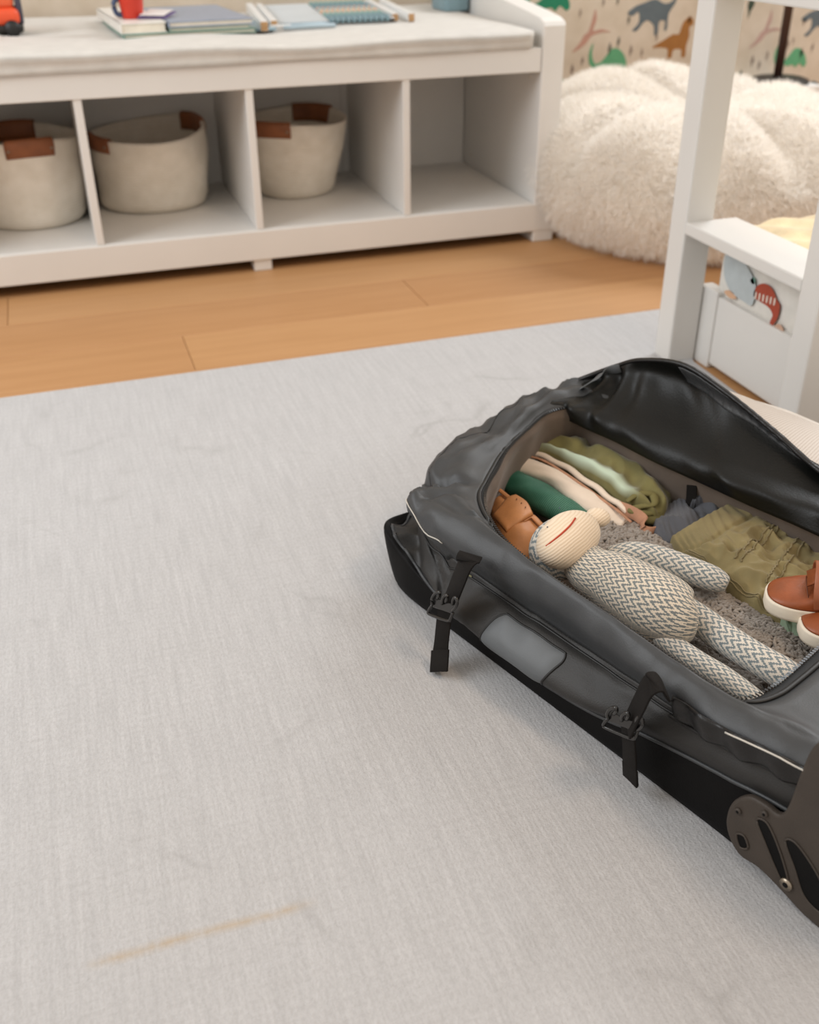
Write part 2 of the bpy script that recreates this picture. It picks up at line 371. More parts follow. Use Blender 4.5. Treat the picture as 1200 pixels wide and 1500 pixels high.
# dinosaur prints: flat printed motifs on the paper (x,z in the wall plane), outlines in units of ~1
def flat_print(name, parent, poly, colr, org, ex, ez, s, n, label=None):
    ex, ez, n, org = map(np.array, (ex, ez, n, org)); f = lambda x, y, h: org+ex*x*s+ez*y*s+n*h
    P = cr([(a, b) for a, b in poly], len(poly)*3, True)
    V, F = prism([tuple(q) for q in P], .0002, .0009, f)
    if name == 'sprig': pass
    o = obj(name, V, F, plain(colr, .8), parent, smooth=False)
    if label: o['label'] = label
    return o
TRI = [(-1, 0), (-.5, .25), (0, .5), (.3, .5), (.45, .95), (.8, 1.2), (1, .9), (.8, .75), (.85, .4), (.75, 0), (.75, -.45), (.55, -.45), (.5, -.15), (.1, -.15), (.05, -.45), (-.15, -.45), (-.2, -.1), (-.6, -.02)]
SAUR = [(-1, .0), (-.8, -.12), (-.55, 0), (-.5, -.35), (-.75, -.6), (-.55, -.62), (-.3, -.35), (-.1, -.3), (.15, -.5), (.2, -.8), (.35, -.75), (.35, -.35), (.6, -.35), (.6, -.65), (.72, -.6), (.72, -.1), (.95, .25), (1.1, .7), (1, .75), (.85, .35), (.5, .25), (.1, .42), (-.35, .3), (-.7, .2)]
STEG = [(-1, .9), (-1.05, .4), (-.85, -.05), (-.5, .0), (-.2, .3), (.1, .6), (.5, .55), (.85, .2), (1.0, -.25), (.85, -.4), (.7, -.3), (.5, -.2), (.3, -.4), (.1, -.25), (-.3, -.3), (-.5, -.2), (-.85, -.3), (-1.15, -.05), (-1.2, .5)]
PTER = [(-1, -.9), (-.6, -.5), (-.35, -.1), (-.1, .1), (.1, .8), (.2, 1.1), (.3, .6), (.15, .1), (.6, .15), (1.2, 0), (.7, 0), (.1, -.15), (-.2, -.5), (-.6, -.75)]
SPRG = [(-.1, -1), (.1, -.4), (.35, .1), (.2, .5), (.0, 1), (-.2, .4), (-.3, 0), (-.15, -.5)]
WX, WZ, WN = (1, 0, 0), (0, 0, 1), (0, -1, 0)
def onwall(u, v):
    d = RC.T@np.array([(u-600)/FPX, (v-750)/FPX, 1.]); return (CAM+d*(WY-CAM[1])/d[1])[[0, 2]]
base = [(805, 2, .072, STEG, '1f7d5c'), (955, 17, .088, SAUR, '5f6a70'), (984, 68, .074, TRI, '9c6a34'), (865, 48, .062, PTER, 'b98f7f'), (893, 90, .064, STEG, '5da076'),
        (1160, 88, .062, STEG, '5da076'), (1206, 26, .088, SAUR, '5f6a70'), (1122, 45, .058, PTER, 'b99a90'), (1100, 8, .04, SPRG, '3d4a3c')]
spr = [(893, 72), (906, 62), (924, 75), (853, 90), (838, 103), (962, 55), (921, 30), (884, 4), (905, 2), (1162, 60), (1154, 66), (1174, 78), (1124, 82), (1102, 90), (1112, 96), (1178, 32), (1190, 70), (850, 20), (1010, 30), (940, 78)]
base = [tuple(onwall(u, v))+r for u, v, *r_ in base for r in [tuple(r_)]]; spr = [tuple(onwall(u, v)) for u, v in spr]
for rx in (0, 1.30, -1.45, -2.9):
    for rz in (0, .40, .80, -.24):
        if rx < 0 and rz < .3: continue
        for x, z, s, sh, c in base:
            if z+rz > .06: flat_print('dinosaur_print', wall, sh, c, (x+rx, WY, z+rz), WX, WZ, s, WN)
        for x, z in spr:
            if z+rz > .06: flat_print('leaf_print', wall, SPRG, random.choice(['8b7d72', '6e6a5f', '9a8a7c']), (x+rx, WY, z+rz), WX, WZ, .013+.008*random.random(), WN)

# rug
RZ = .0
ra, rb = at(0, 587, 0), at(965, 453, 0)
rugc = [(-3.6, ra[1]-.02*0-.0), (rb[0]+.01, rb[1]), (-.070, -.86), (-.085, -1.30), (-.13, -1.8), (-.16, -3.6), (-3.6, -3.6)]
s1, s2 = at(118, 1417, RZ), at(470, 1318, RZ)
N = RUGMAT; sep = N.n.new('ShaderNodeSeparateXYZ'); N.link(N.tc.outputs['Object'], sep.inputs[0])
dx, dy = (s2-s1)[:2]; LL = math.hypot(dx, dy); dx /= LL; dy /= LL
px_ = N.math('SUBTRACT', sep.outputs[0], float(s1[0])); py_ = N.math('SUBTRACT', sep.outputs[1], float(s1[1]))
al = N.math('DIVIDE', N.math('ADD', N.math('MULTIPLY', px_, float(dx)), N.math('MULTIPLY', py_, float(dy))), float(LL))
pe = N.math('ABSOLUTE', N.math('ADD', N.math('SUBTRACT', N.math('MULTIPLY', py_, float(dx)), N.math('MULTIPLY', px_, float(dy))), N.math('MULTIPLY', N.math('SUBTRACT', N.noise(12, 3), .5), .012)))
mk = N.math('MULTIPLY', N.ramp(pe, [(.001, (1, 1, 1, 1)), (.006, (0, 0, 0, 1))]), N.ramp(al, [(0, (0, 0, 0, 1)), (.12, (1, 1, 1, 1)), (.85, (.8, .8, .8, 1)), (1, (0, 0, 0, 1))]))
mk = N.math('MULTIPLY', mk, N.ramp(N.noise(90, 3, stretch=(1, .4, 1)), [(.3, (.3, .3, .3, 1)), (.6, (.75, .75, .75, 1))]))
N.color(N.mix(mk, RUG_C, srgb('b29d80'))); N.bump(RUG_H, .35, .0009); N.b.inputs['Roughness'].default_value = .95
V, F = prism(rugc, -.0049, RZ, lambda x, y, h: (x, y, h))
rug = obj('rug', V, F, N.m, smooth=False, origin=(0, 0, 0))
tag(rug, 'large pale grey woven rug with worn pattern lying on the wood floor', 'rug')

# ================================================================== cubby bench
W = .375; ZR, ZS, ZB, ZT, DEP = .4135, .0964, .0239, .468, .513
bench = tag(empty('cubby_bench', (-.75, .25, 0)), 'long white storage bench with open cubbies and raised side arms against the wall', 'bench')
WP = M['white_paint']; t = .009
def bx(name, lo, hi, mat, parent, bev=.002, smooth=False):
    return obj(name, *box(lo, hi, bev), mat, parent, smooth)
bx('bottom_shelf', (-1.47, .004, ZS-.018), (-.03, DEP, ZS), WP, bench)
bx('bottom_rail', (-1.53, -.003, ZB), (.03, .022, ZS-.002), WP, bench)
bx('top_rail', (-1.47, 0, ZR), (-.03, .022, ZT), WP, bench)
bx('seat_board', (-1.47, .0222, ZT-.022), (-.03, .785, ZT), WP, bench)
bx('back_panel', (-1.47, DEP, ZS-.02), (-.03, DEP+.012, ZT), WP, bench)
for k in (1, 2, 3): bx('divider', (-W*k-t, .003, ZS), (-W*k+t, DEP, ZT-.022), WP, bench)
for sx in (-1.5, 0):
    prof = [(0, -.005), (.785, -.005), (.785, .66), (.60, .645), (.42, .60), (.28, .556), (.10, .540), (.03, .532), (.006, .524), (0, .515)]
    if sx == 0: lo, hi = -.028, .03
    else: lo, hi = -.03, .03
    V, F = prism(prof, sx+(lo if sx == 0 else -.03), sx+.03, lambda a, b, h: (h, a-.001, b+.0))
    bevel_mod(obj('side_panel', V, F, WP, bench, False), .003)
bx('foot', (-W*2-.022, .004, -.005), (-W*2+.022, .05, ZB+.001), WP, bench)
bx('foot', (-W*2-.022, DEP-.05, -.005), (-W*2+.022, DEP, ZB+.06), WP, bench)
bx('cable_cleat', (-W-.03, DEP-.006, ZS), (-W-.015, DEP, ZT-.03), WP, bench)
for yy, zz in ((.06, .395), (.45, .13)): 
    V, F, U = tube([(-.0281, yy, zz), (-.0305, yy, zz)], .005, 12, up=(0, 0, 1)); obj('cap', V, F, plain('dcd8cf'), bench)

# seat cushion
cx0, cx1, cy0, cy1, cz0, cz1 = -1.46, -.045, -.004, .77, ZT, .508
nu, nv = 120, 40; P = np.zeros((nv, nu, 3))
top = []
def cush(x, y, e): return 0
MBc = MB(); rows = []
prof = [(0, 0), (.004, .25), (.002, .5), (-.001, .75), (.006, .93), (.02, 1.0), (.05, 1.02)]
def ring(ins, zf):
    pts = []; x0, x1, y0, y1 = cx0+ins, cx1-ins, cy0+ins, cy1-ins; r = max(.035-ins, .006)
    for (cx, cy, a0) in ((x1-r, y0+r, -90), (x1-r, y1-r, 0), (x0+r, y1-r, 90), (x0+r, y0+r, 180)):
        for k in range(7): a = math.radians(a0+15*k); pts.append((cx+r*math.cos(a), cy+r*math.sin(a)))
    out = []
    for i in range(len(pts)):                     # subdivide the long sides
        p, q = np.array(pts[i]), np.array(pts[(i+1) % len(pts)]); m = max(1, int(np.linalg.norm(q-p)/.03))
        for k in range(m): out.append(p+(q-p)*k/m)
    return out
n_r = len(ring(.0, 0)); R_ = []
base_ring = np.array(ring(0, 0)); cen = np.array([(cx0+cx1)/2, (cy0+cy1)/2])
def inset(p, d):
    x = min(max(p[0], cx0+d), cx1-d); y = min(max(p[1], cy0+d), cy1-d); return x, y
for o_, zf in prof+[(.10, 1.03), (.2, 1.03)]:
    row = []
    for p in base_ring:
        x, y = inset(p, o_) if o_ >= 0 else p
        sag = .0035*math.sin(x*5.1+1)+.0025*math.sin(x*13)
        wob = .004*nz((x*4, y*4, zf*3))
        pip = .004 if abs(zf-.75) < .01 else 0
        yy = y-(.004+pip+wob if y < .1 and o_ < .04 else 0)
        row.append((x, yy, cz0+(cz1-cz0)*zf+(sag if zf > .3 else 0)+wob*(zf > .9)))
    R_.append(row)
V, F, U = grid(np.array(R_), cu=True); F = list(F); F.append(tuple((len(R_)-1)*n_r+i for i in range(n_r))); F.append(tuple(range(n_r))[::-1])
cu_o = tag(obj('bench_cushion', V, F, M['cushion']), 'flat light grey seat cushion lying along the top of the white bench', 'cushion')

# ---------------------------------------------------------------- rope baskets
def basket(cx, cy, rx, ry, rbx, rby, h, hang, dipf, seed, label, tilt=0.0):
    root = tag(empty('rope_basket', (cx, cy, ZS)), label, 'basket', 'cream rope baskets in the bench cubbies')
    nth, nh = 72, 22; rr = random.Random(seed)
    def rim(th): return h*(1+dipf*math.cos(2*(th-hang))+tilt*math.cos(th-.6))
    def pt(th, s, off=0):
        e = .25
        fx = rbx+(rx-rbx)*s**.8; fy = rby+(ry-rby)*s**.8
        if s < .12: k = 1-.10*(1-s/.12)**2; fx *= k; fy *= k
        wob = 1-.035*math.exp(-((s-.16-.06*math.sin(th*2+seed))/.05)**2)*max(0, math.sin(th*1.5+seed))+.02*nz((math.cos(th)*1.7+seed, math.sin(th)*1.7, s*2.2))*2 + .012*math.sin(s*9+seed)*math.sin(th*2+seed)
        x = math.cos(th)*(fx+off)*wob; y = math.sin(th)*(fy+off)*wob
        return np.array([cx+x, cy+y, ZS+s*rim(th)+.001])
    th = [2*math.pi*i/nth for i in range(nth)]
    P = [[pt(a, s) for a in th] for s in np.linspace(0, 1, nh)]
    P += [[pt(a, 1.012, -.004) for a in th]]
    P += [[pt(a, s, -.009) for a in th] for s in np.linspace(1, .06, 10)]
    V, F, U = grid(np.array(P), cu=True); F = list(F)
    F.append(tuple(range(nth))[::-1]); F.append(tuple((len(P)-1)*nth+i for i in range(nth)))
    obj('body', V, F, M['rope'], root)
    for sgn in (0, math.pi):
        a0 = hang+sgn; rows = []; wd = .40
        aa = np.linspace(a0-wd, a0+wd, 16)
        path = [(.84, .0015), (.90, .003), (.98, .004), (1.03, .001), (1.045, -.005), (1.03, -.012), (.98, -.0145), (.88, -.013), (.82, -.012), (.82, -.0095), (.9, -.0095), (.99, -.0095), (1.022, -.005), (1.01, .0), (.9, -.0005), (.84, -.0005)]
        P = [[pt(a, s, o) for a in aa] for s, o in path]
        V, F, U = grid(np.array(P), cv=True); F = list(F); F.append(tuple(j*16 for j in range(len(path)))); F.append(tuple(j*16+15 for j in range(len(path)))[::-1])
        obj('handle', V, F, M['leather_handle'], root)
        for da in (-.34, .34):
            p = pt(a0+da, .93, .0045); q = pt(a0+da, .93, .0065); obj('rivet', *tube([p, q], .003, 8)[:2], M['metal'], root)
basket(-1.262, .285, .140, .135, .125, .115, .20, math.radians(-82), .035, 3, 'leftmost of the cream rope baskets with brown leather handles in bench')
basket(-.958, .345, .148, .155, .138, .125, .184, math.radians(22), .030, 5, 'widest sagging cream rope basket with brown leather side handles', .045)
basket(-.585, .335, .148, .14, .100, .095, .190, math.radians(-126), .03, 9, 'cream rope basket tapering to its base, rightmost in the bench cubbies')

# ---------------------------------------------------------------- things on the bench
CZ = .5095
def book(name, x0, y0, wd, dp, z0, th, rot, cover, label, pages='e8e2d4', spine_side=-1):
    root = tag(empty(name, (x0, y0, z0)), label, 'book', 'books stacked on the bench cushion')
    c, s = math.cos(rot), math.sin(rot); T = lambda V: np.array([(x0+p[0]*c-p[1]*s, y0+p[0]*s+p[1]*c, p[2]) for p in V])
    V, F = box((0, 0, z0), (wd, dp, z0+.0025), .001, 1); obj('cover', T(V), F, plain(cover, .35), root, False)
    V, F = box((0, 0, z0+th-.0025), (wd, dp, z0+th), .001, 1); obj('cover', T(V), F, plain(cover, .35), root, False)
    V, F = box((0, 0, z0), (.003, dp, z0+th), .001, 1); obj('spine', T(V), F, plain(cover, .35), root, False)
    V, F = box((.003, .004, z0+.0025), (wd-.004, dp-.004, z0+th-.0025), 0); obj('pages', T(V), F, plain(pages, .9), root, False)
    return root
b1 = at(182, 58, CZ)
rot = .06
book('picture_book', b1[0], b1[1]+.002, .31, .36, CZ+.000, .010, rot, '6f9488', 'lowest picture book of the stack with green cover edge')
book('picture_book', b1[0]-.004, b1[1]+.006, .105, .42, CZ+.010, .022, rot, 'e4e2dc', 'thick white board book at the left of the stack under the red cup')
book('picture_book', b1[0]+.106, b1[1]+.008, .19, .36, CZ+.010, .009, rot, '9fb4a8', 'thin pale green book in the middle of the stack')
book('picture_book', b1[0]+.104, b1[1]+.004, .20, .38, CZ+.019, .013, rot+.01, '8f9aad', 'blue grey hardcover book lying on top of the stack')
book('picture_book', b1[0]+.315, b1[1]+.05, .05, .20, CZ+.0, .004, rot, '9dbccb', 'small light blue booklet peeking out beside the stack', pages='a8c4d0')
# red cup shaped toy on the white book
cz = CZ+.032; c0 = at(196, 28, cz); 
root = tag(empty('toy_cup', (c0[0], c0[1]+.02, cz)), 'bright red toy cup with blue side standing on the white book', 'toy')
pr_ = [(.0, .0), (.023, 0), (.025, .004), (.031, .06), (.033, .065), (.031, .065), (.028, .06), (.022, .006), (0, .006)]
P = np.array([[(c0[0]+r*math.cos(a), c0[1]+.02+r*math.sin(a), cz+z) for a in np.linspace(0, 2*math.pi, 28, endpoint=False)] for r, z in pr_])
V, F, U = grid(P, cu=True); obj('cup', V, F, plain('c9351f', .4), root)
V, F, U = tube([(c0[0]-.024, c0[1]+.018, cz+.045), (c0[0]-.04, c0[1]+.012, cz+.035), (c0[0]-.036, c0[1]+.014, cz+.012), (c0[0]-.018, c0[1]+.017, cz+.008)], .006, 8, n=16); obj('handle', V, F, plain('3c4b6a', .4), root)
# white tag card with purple backing
k0 = at(228, 26, cz+.001)
root = tag(empty('folded_card', (k0[0], k0[1], cz)), 'small white card with purple backing leaning on the grey book', 'card')
for nm, dz, sc_, colr in (('card', .006, 1.35, 'dcd8d6'), ('backing', 0.0015, 1.6, '6d5c8a')):
    poly = [(-.028*sc_, -.018*sc_), (.012*sc_, -.028*sc_), (.034*sc_, .012*sc_), (-.004*sc_, .026*sc_)]
    V, F = prism(poly, dz, dz+.0015, lambda x, y, h: (k0[0]+x, k0[1]+.012+y, cz+.001+h+.12*y+.004)); obj(nm, V, F, plain(colr), root, False)
# orange and black soft toy at the far left
g0 = at(8, 50, CZ)
root = tag(empty('toy_truck', (g0[0]-.005, g0[1]+.03, CZ)), 'orange and black toy vehicle at the left end of the cushion', 'toy')
ox, oy = g0[0]-.010, g0[1]-.045
def tb(nm, lo, hi, c, bev=.01): return obj(nm, *box((ox+lo[0], oy+lo[1], CZ+lo[2]), (ox+hi[0], oy+hi[1], CZ+hi[2]), bev, 3), plain(c, .45), root)
tb('base', (-.12, -.03, .008), (.055, .07, .028), '20201f', .008); tb('body', (-.12, -.034, .024), (.05, .072, .062), 'e2532c', .014); tb('cab', (-.10, -.025, .058), (.042, .062, .125), 'e8683f', .014)
tb('side_panel', (.044, -.02, .024), (.058, .062, .09), '3b3a4a', .006)
for wx in (-.085, .03):
    for wy in (-.036, .064): obj('wheel', *tube([(ox+wx, oy+wy, CZ+.018), (ox+wx, oy+wy+.014, CZ+.018)], .018, 20)[:2], plain('161616', .5), root)
# counting frame lying on the cushion
fr = tag(empty('counting_frame', at(490, 25, CZ)), 'white wooden counting frame with rows of beads lying on the cushion', 'abacus')
fl, fr_ = at(388, 46, CZ), at(604, 32, CZ)
def rod(p, q, r, sx=1.0, name='rail', mat='white_gloss'):
    V, F, U = tube([p, q], r, 4, up=(0, 0, 1)); return obj(name, V, F, M[mat], fr, False)
def bar(x, y, x2, y2, wd, z0, z1):
    d = np.array([x2-x, y2-y]); L_ = np.linalg.norm(d); d /= L_; nrm = np.array([-d[1], d[0]])*wd/2
    poly = [(x-nrm[0], y-nrm[1]), (x2-nrm[0], y2-nrm[1]), (x2+nrm[0], y2+nrm[1]), (x+nrm[0], y+nrm[1])]
    V, F = prism(poly, z0, z1, lambda a, b, h: (a, b, h)); o = bevel_mod(obj('rail', V, F, M['white_gloss'], fr, False), .0015)
    V, F = prism([(x-nrm[0]*.94-d[0]*.0012, y-nrm[1]*.94-d[1]*.0012), (x-nrm[0]*.94+d[0]*.004, y-nrm[1]*.94+d[1]*.004), (x+nrm[0]*.94+d[0]*.004, y+nrm[1]*.94+d[1]*.004), (x+nrm[0]*.94-d[0]*.0012, y+nrm[1]*.94-d[1]*.0012)], z0+.001, z1-.001, lambda a, b, h: (a, b, h)); obj('rail_end', V, F, M['wood_end'], fr, False)
Lx, Ly = fl[0], fl[1]; Rx, Ry = fr_[0], fr_[1]
def ext(px1, y0, z, y1=.70):
    a, b = at(*px1, z), None; return a
dl = (at(356, 4, CZ)-np.array([Lx, Ly, CZ])); kx = dl[0]/dl[1]; dr = (at(548, 3, CZ)-np.array([Rx, Ry, CZ])); kr = dr[0]/dr[1]
bar(Lx, Ly, Lx+kx*(.70-Ly), .70, .018, CZ, CZ+.022); bar(Lx+.031, Ly+.035, Lx+.031+kx*(.665-Ly), .70, .016, CZ+.002, CZ+.020)
bar(Rx-.002, Ry, Rx-.002+kr*(.70-Ry), .70, .016, CZ, CZ+.020); bar(Rx-.042, Ry+.01, Rx-.042+kr*(.69-Ry), .70, .016, CZ+.002, CZ+.020)
V, F = box((Lx+.02, Ly+.03, CZ+.004), (Lx+.072, Ly+.038, CZ+.010), .001, 1); obj('dowel', V, F, M['white_gloss'], fr, False)
V, F = box((Lx+.18, Ry+.005, CZ+.003), (Rx-.046, Ry+.011, CZ+.009), .001, 1); obj('dowel', V, F, M['black_metal'], fr, False)
MBk = MB(); beads = MB()
for i in range(22):
    y = Ly+.065+i*.022; V, F, U = tube([(Lx+.036+kx*(y-Ly), y, CZ+.011), (Rx-.047+kr*(y-Ry), y, CZ+.011)], .0013, 6); MBk.add(V, F, U)
wires = MBk.build('wire', M['white_gloss'], fr); wires['kind'] = 'stuff'
cols = ['76919a', '76919a', '6d8b95', '7f9da1', '829f9f', '7fa39b', '9ab0a8', 'c9b8a6', 'd0a08c', 'cfbf96', 'a8bfc6', '8a9fa6', 'c99a86', '88a4a8']
bs = None
ico = []; nr = 8
for i in range(22):
    y = Ly+.065+i*.022; mb = MB()
    for k in range(11):
        x = Rx-.066-k*.0145+kr*(y-Ry); P = np.array([[(x+.0068*math.cos(p), y+.0088*math.sin(p)*math.cos(a), CZ+.011+.0088*math.sin(p)*math.sin(a)) for a in np.linspace(0, 2*math.pi, nr, endpoint=False)] for p in np.linspace(.25, math.pi-.25, 5)])
        V, F, U = grid(P, cu=True); mb.add(V, F, U)
    o = mb.build('bead', plain(cols[i % 14], .4), fr); o['kind'] = 'stuff'
mb = MB()
for i in range(34):
    y = Ly+.03+i*.016; V, F, U = tube([(Lx+.05+kx*(y-Ly), y, CZ+.0035), (Lx+.18+kx*(y-Ly), y, CZ+.0035)], .0045, 6); mb.add(V, F, U)
mb.build('cord_row', plain('a9bcc6'), fr)['kind'] = 'stuff'
# pale blue bin
q0, q1 = at(652, 14, CZ), at(727, 12, CZ); bw_ = q1[0]-q0[0]
root = tag(empty('storage_tub', ((q0[0]+q1[0])/2-.03, .52, CZ)), 'pale blue plastic tub at the back of the cushion', 'box')
xa, xb, ya, yb = -.105, .0-.032+.0, .475, .60; MBt = MB(); rows = []
for ins, z in ((.004, 0), (.001, .004), (0, .05), (-.003, .052), (-.003, .055), (.002, .055), (.003, .008)):
    r = .014; pts = []
    for (cx, cy, a0) in ((xb-ins-r, ya+ins+r, -90), (xb-ins-r, yb-ins-r, 0), (xa+ins+r, yb-ins-r, 90), (xa+ins+r, ya+ins+r, 180)):
        for k in range(6): a = math.radians(a0+18*k); pts.append((cx+r*math.cos(a), cy+r*math.sin(a), CZ+z))
    rows.append(pts)
V, F, U = grid(np.array(rows), cu=True, capv=True); obj('tub', V, F, plain('86a3ae', .4), root)

# ================================================================== beanbag
BC = np.array([.465, .015]); 
bean = tag(empty('beanbag', (BC[0], BC[1], -.005)), 'shaggy ivory faux fur beanbag on the floor beside the white bench', 'beanbag')
def bean_pt(th, s):
    prof = [(0, -.004), (.30, -.004), (.405, .012), (.462, .07), (.492, .14), (.490, .21), (.455, .275), (.37, .320), (.25, .328), (.13, .310), (0, .295)]
    k = s*(len(prof)-1); i = min(int(k), len(prof)-2); f = k-i
    p = [prof[max(i-1, 0)], prof[i], prof[i+1], prof[min(i+2, len(prof)-1)]]
    q = [.5*((2*p[1][c])+(-p[0][c]+p[2][c])*f+(2*p[0][c]-5*p[1][c]+4*p[2][c]-p[3][c])*f*f+(-p[0][c]+3*p[1][c]-3*p[2][c]+p[3][c])*f**3) for c in (0, 1)]
    r, z = max(q[0], 0), max(q[1], -.004)
    up = min(1, max(0, (z-.12)/.2))
    crease = sum(math.exp(-((math.atan2(math.sin(th-a), math.cos(th-a)))/wd)**2)*dp for a, wd, dp in ((math.radians(-125), .16, .10), (math.radians(-92), .18, .09), (math.radians(-165), .09, .05), (math.radians(-60), .12, .07), (math.radians(-25), .10, .06), (math.radians(150), .10, .05), (math.radians(100), .1, .05), (math.radians(30), .1, .05)))
    r *= .97-crease*up*1.1
    z -= crease*up*.75*(1 if z > .2 else .3)
    n1 = nz((math.cos(th)*1.5, math.sin(th)*1.5, s*3)); r *= 1+.035*n1; z *= 1+.05*n1
    if z > .15: z += (.030*max(0, math.sin(th))*min(1, r/.3) - .032*r*max(0, math.cos(th))/.45 - .01*max(0, -math.cos(th)))*up
    return np.array([BC[0]+r*math.cos(th), BC[1]+r*math.sin(th), z])
nT, nS = 96, 48
G = np.array([[bean_pt(2*math.pi*i/nT, s) for i in range(nT)] for s in np.linspace(0, 1, nS)])
V, F, U = grid(G, cu=True); obj('bag', V, F, M['fur'], bean)
def blades(count, sampler, length, width, matn, name, parent, droop, jitter, segs=2, kind='stuff', curl=0):
    V = []; F = []; n = 0
    for _ in range(count):
        p, nm = sampler(); L_ = length*(.6+.8*random.random())
        d = nm+np.array([random.gauss(0, jitter), random.gauss(0, jitter), random.gauss(0, jitter)-droop]); d /= np.linalg.norm(d)
        s = np.cross(d, np.array([random.random()-.5, random.random()-.5, random.random()-.5])); s /= np.linalg.norm(s)+1e-9; s *= width/2
        q = p+d*L_*.55; d2 = d+np.array([random.gauss(0, .25), random.gauss(0, .25), -droop*.8]); e = q+d2/np.linalg.norm(d2)*L_*.45
        V += [p-s, p+s, q-s*.7, q+s*.7, e]; F += [(n, n+1, n+3, n+2), (n+2, n+3, n+4)]; n += 5
    o = obj(name, np.array(V), F, M[matn], parent, True); o['kind'] = kind; return o
def bsamp():
    while True:
        s = .17+.83*random.random()**.85; th = 2*math.pi*random.random()
        r = abs(np.linalg.norm(bean_pt(th, s)[:2]-BC))
        if random.random() < r/.45+.05: break
    p = bean_pt(th, s); a = bean_pt(th+.02, s)-bean_pt(th-.02, s); b = bean_pt(th, min(1, s+.01))-bean_pt(th, s-.01)
    nm = np.cross(a, b); l = np.linalg.norm(nm); nm = nm/l if l > 1e-12 else Z0
    if nm[2] < -.9 or nm@np.array([p[0]-BC[0], p[1]-BC[1], p[2]-.18]) < 0: nm = -nm
    p = p.copy(); p[2] = max(p[2], .012); return p, nm
blades(120000, bsamp, .019, .0026, 'fur', 'fur', bean, .30, .42)

# ================================================================== floor lamp behind
lp = at(1140, 118, .268); 
ly = .40; lpx, lpz = 1.00, .27
lpc = at(1140, 118, .255); LX, LY, LZ = .99+.10, .62, .232
LX = float(onwall(1138, 118)[0])-.085
table = tag(empty('low_table', (LX+.03, .67, -.005)), 'low white side table mostly hidden behind the ivory beanbag', 'table')
bx('table_top', (LX-.13, .565, LZ-.02), (LX+.10, .79, LZ), WP, table)
for a in (LX-.12, LX+.07):
    for b in (.575, .765): bx('leg', (a, b, -.005), (a+.022, b+.022, LZ-.019), WP, table)
lamp = tag(empty('table_lamp', (LX, LY+.05, LZ)), 'dark wooden lamp pole on a round black base behind the beanbag', 'lamp')
prr = [(0, .0), (.093, 0), (.095, .004), (.093, .012), (.08, .017), (.02, .02), (0, .02)]
P = np.array([[(LX+r*math.cos(a), LY+.05+r*math.sin(a), LZ+z) for a in np.linspace(0, 2*math.pi, 48, endpoint=False)] for r, z in prr])
V, F, U = grid(P, cu=True); obj('base', V, F, M['black_metal'], lamp)
obj('pole', *tube([(LX-.012, LY+.05, LZ+.016), (LX-.012, LY+.05, .95)], .0145, 16)[:2], M['dark_wood'], lamp)
P = np.array([[(LX-.012+r*math.cos(a), LY+.05+r*math.sin(a), z) for a in np.linspace(0, 2*math.pi, 40, endpoint=False)] for r, z in ((.11, .93), (.085, 1.12), (.083, 1.12), (.108, .93))])
V, F, U = grid(P, cu=True, cv=True); obj('lamp_shade', V, F, plain('d9cfbd'), lamp)

# ================================================================== ladder and low bed
BP = M['bed_paint']
lad = tag(empty('bunk_ladder', (-.09, -1.0, 0)), 'white wooden bunk bed ladder with wide flat steps beside the suitcase', 'ladder')
bx('post', (-.119, -.843, -.005), (-.060, -.790, 1.5), BP, lad, .004)
bx('post', (-.119, -1.230, .0), (-.045, -1.180, 1.5), BP, lad, .004)
for k, z in enumerate((.273, .664, 1.05)): bx('step', (-.119, -1.181, z-.022), (-.012 if k == 0 else -.02, -.842, z), BP, lad, .003)
bed = tag(empty('low_bed', (.35, -1.5, 0)), 'low white bed frame with a plain side panel behind the ladder', 'bed')
bx('leg', (-.058, -.885, -.005), (-.03, -.825, .146), BP, bed, .003)
bx('leg', (-.058, -2.30, -.005), (-.03, -2.24, .146), BP, bed, .003)
bx('side_panel', (-.054, -2.25, .004), (-.034, -.884, .138), BP, bed, .003)
bx('end_panel', (-.03, -.845, .016), (.85, -.827, .138), BP, bed, .003)
bx('slat_deck', (-.034, -2.28, .10), (.85, -.846, .118), BP, bed, .003)
bx('leg', (.82, -.885, -.005), (.85, -.825, .10), BP, bed, .003); bx('leg', (.82, -2.3, -.005), (.85, -2.24, .10), BP, bed, .003)
mat_ = tag(empty('mattress', (.40, -1.5, .118)), 'mattress in a dinosaur print sheet lying in the low white bed', 'mattress')
V, F = box((-.044, -2.22, .1185), (.83, -.848, .228), .028, 4); V[:, 0] += .0025*np.sin(V[:, 1]*40); obj('sheet', V, F, plain('dcd9d2', .85), mat_)
MX, MYv = (0, -1, 0), (0, 0, 1)
sp_ = lambda u, v: (lambda d: CAM+d*(-.0475-CAM[0])/d[0])(RC.T@np.array([(u-600)/FPX, (v-750)/FPX, 1.]))
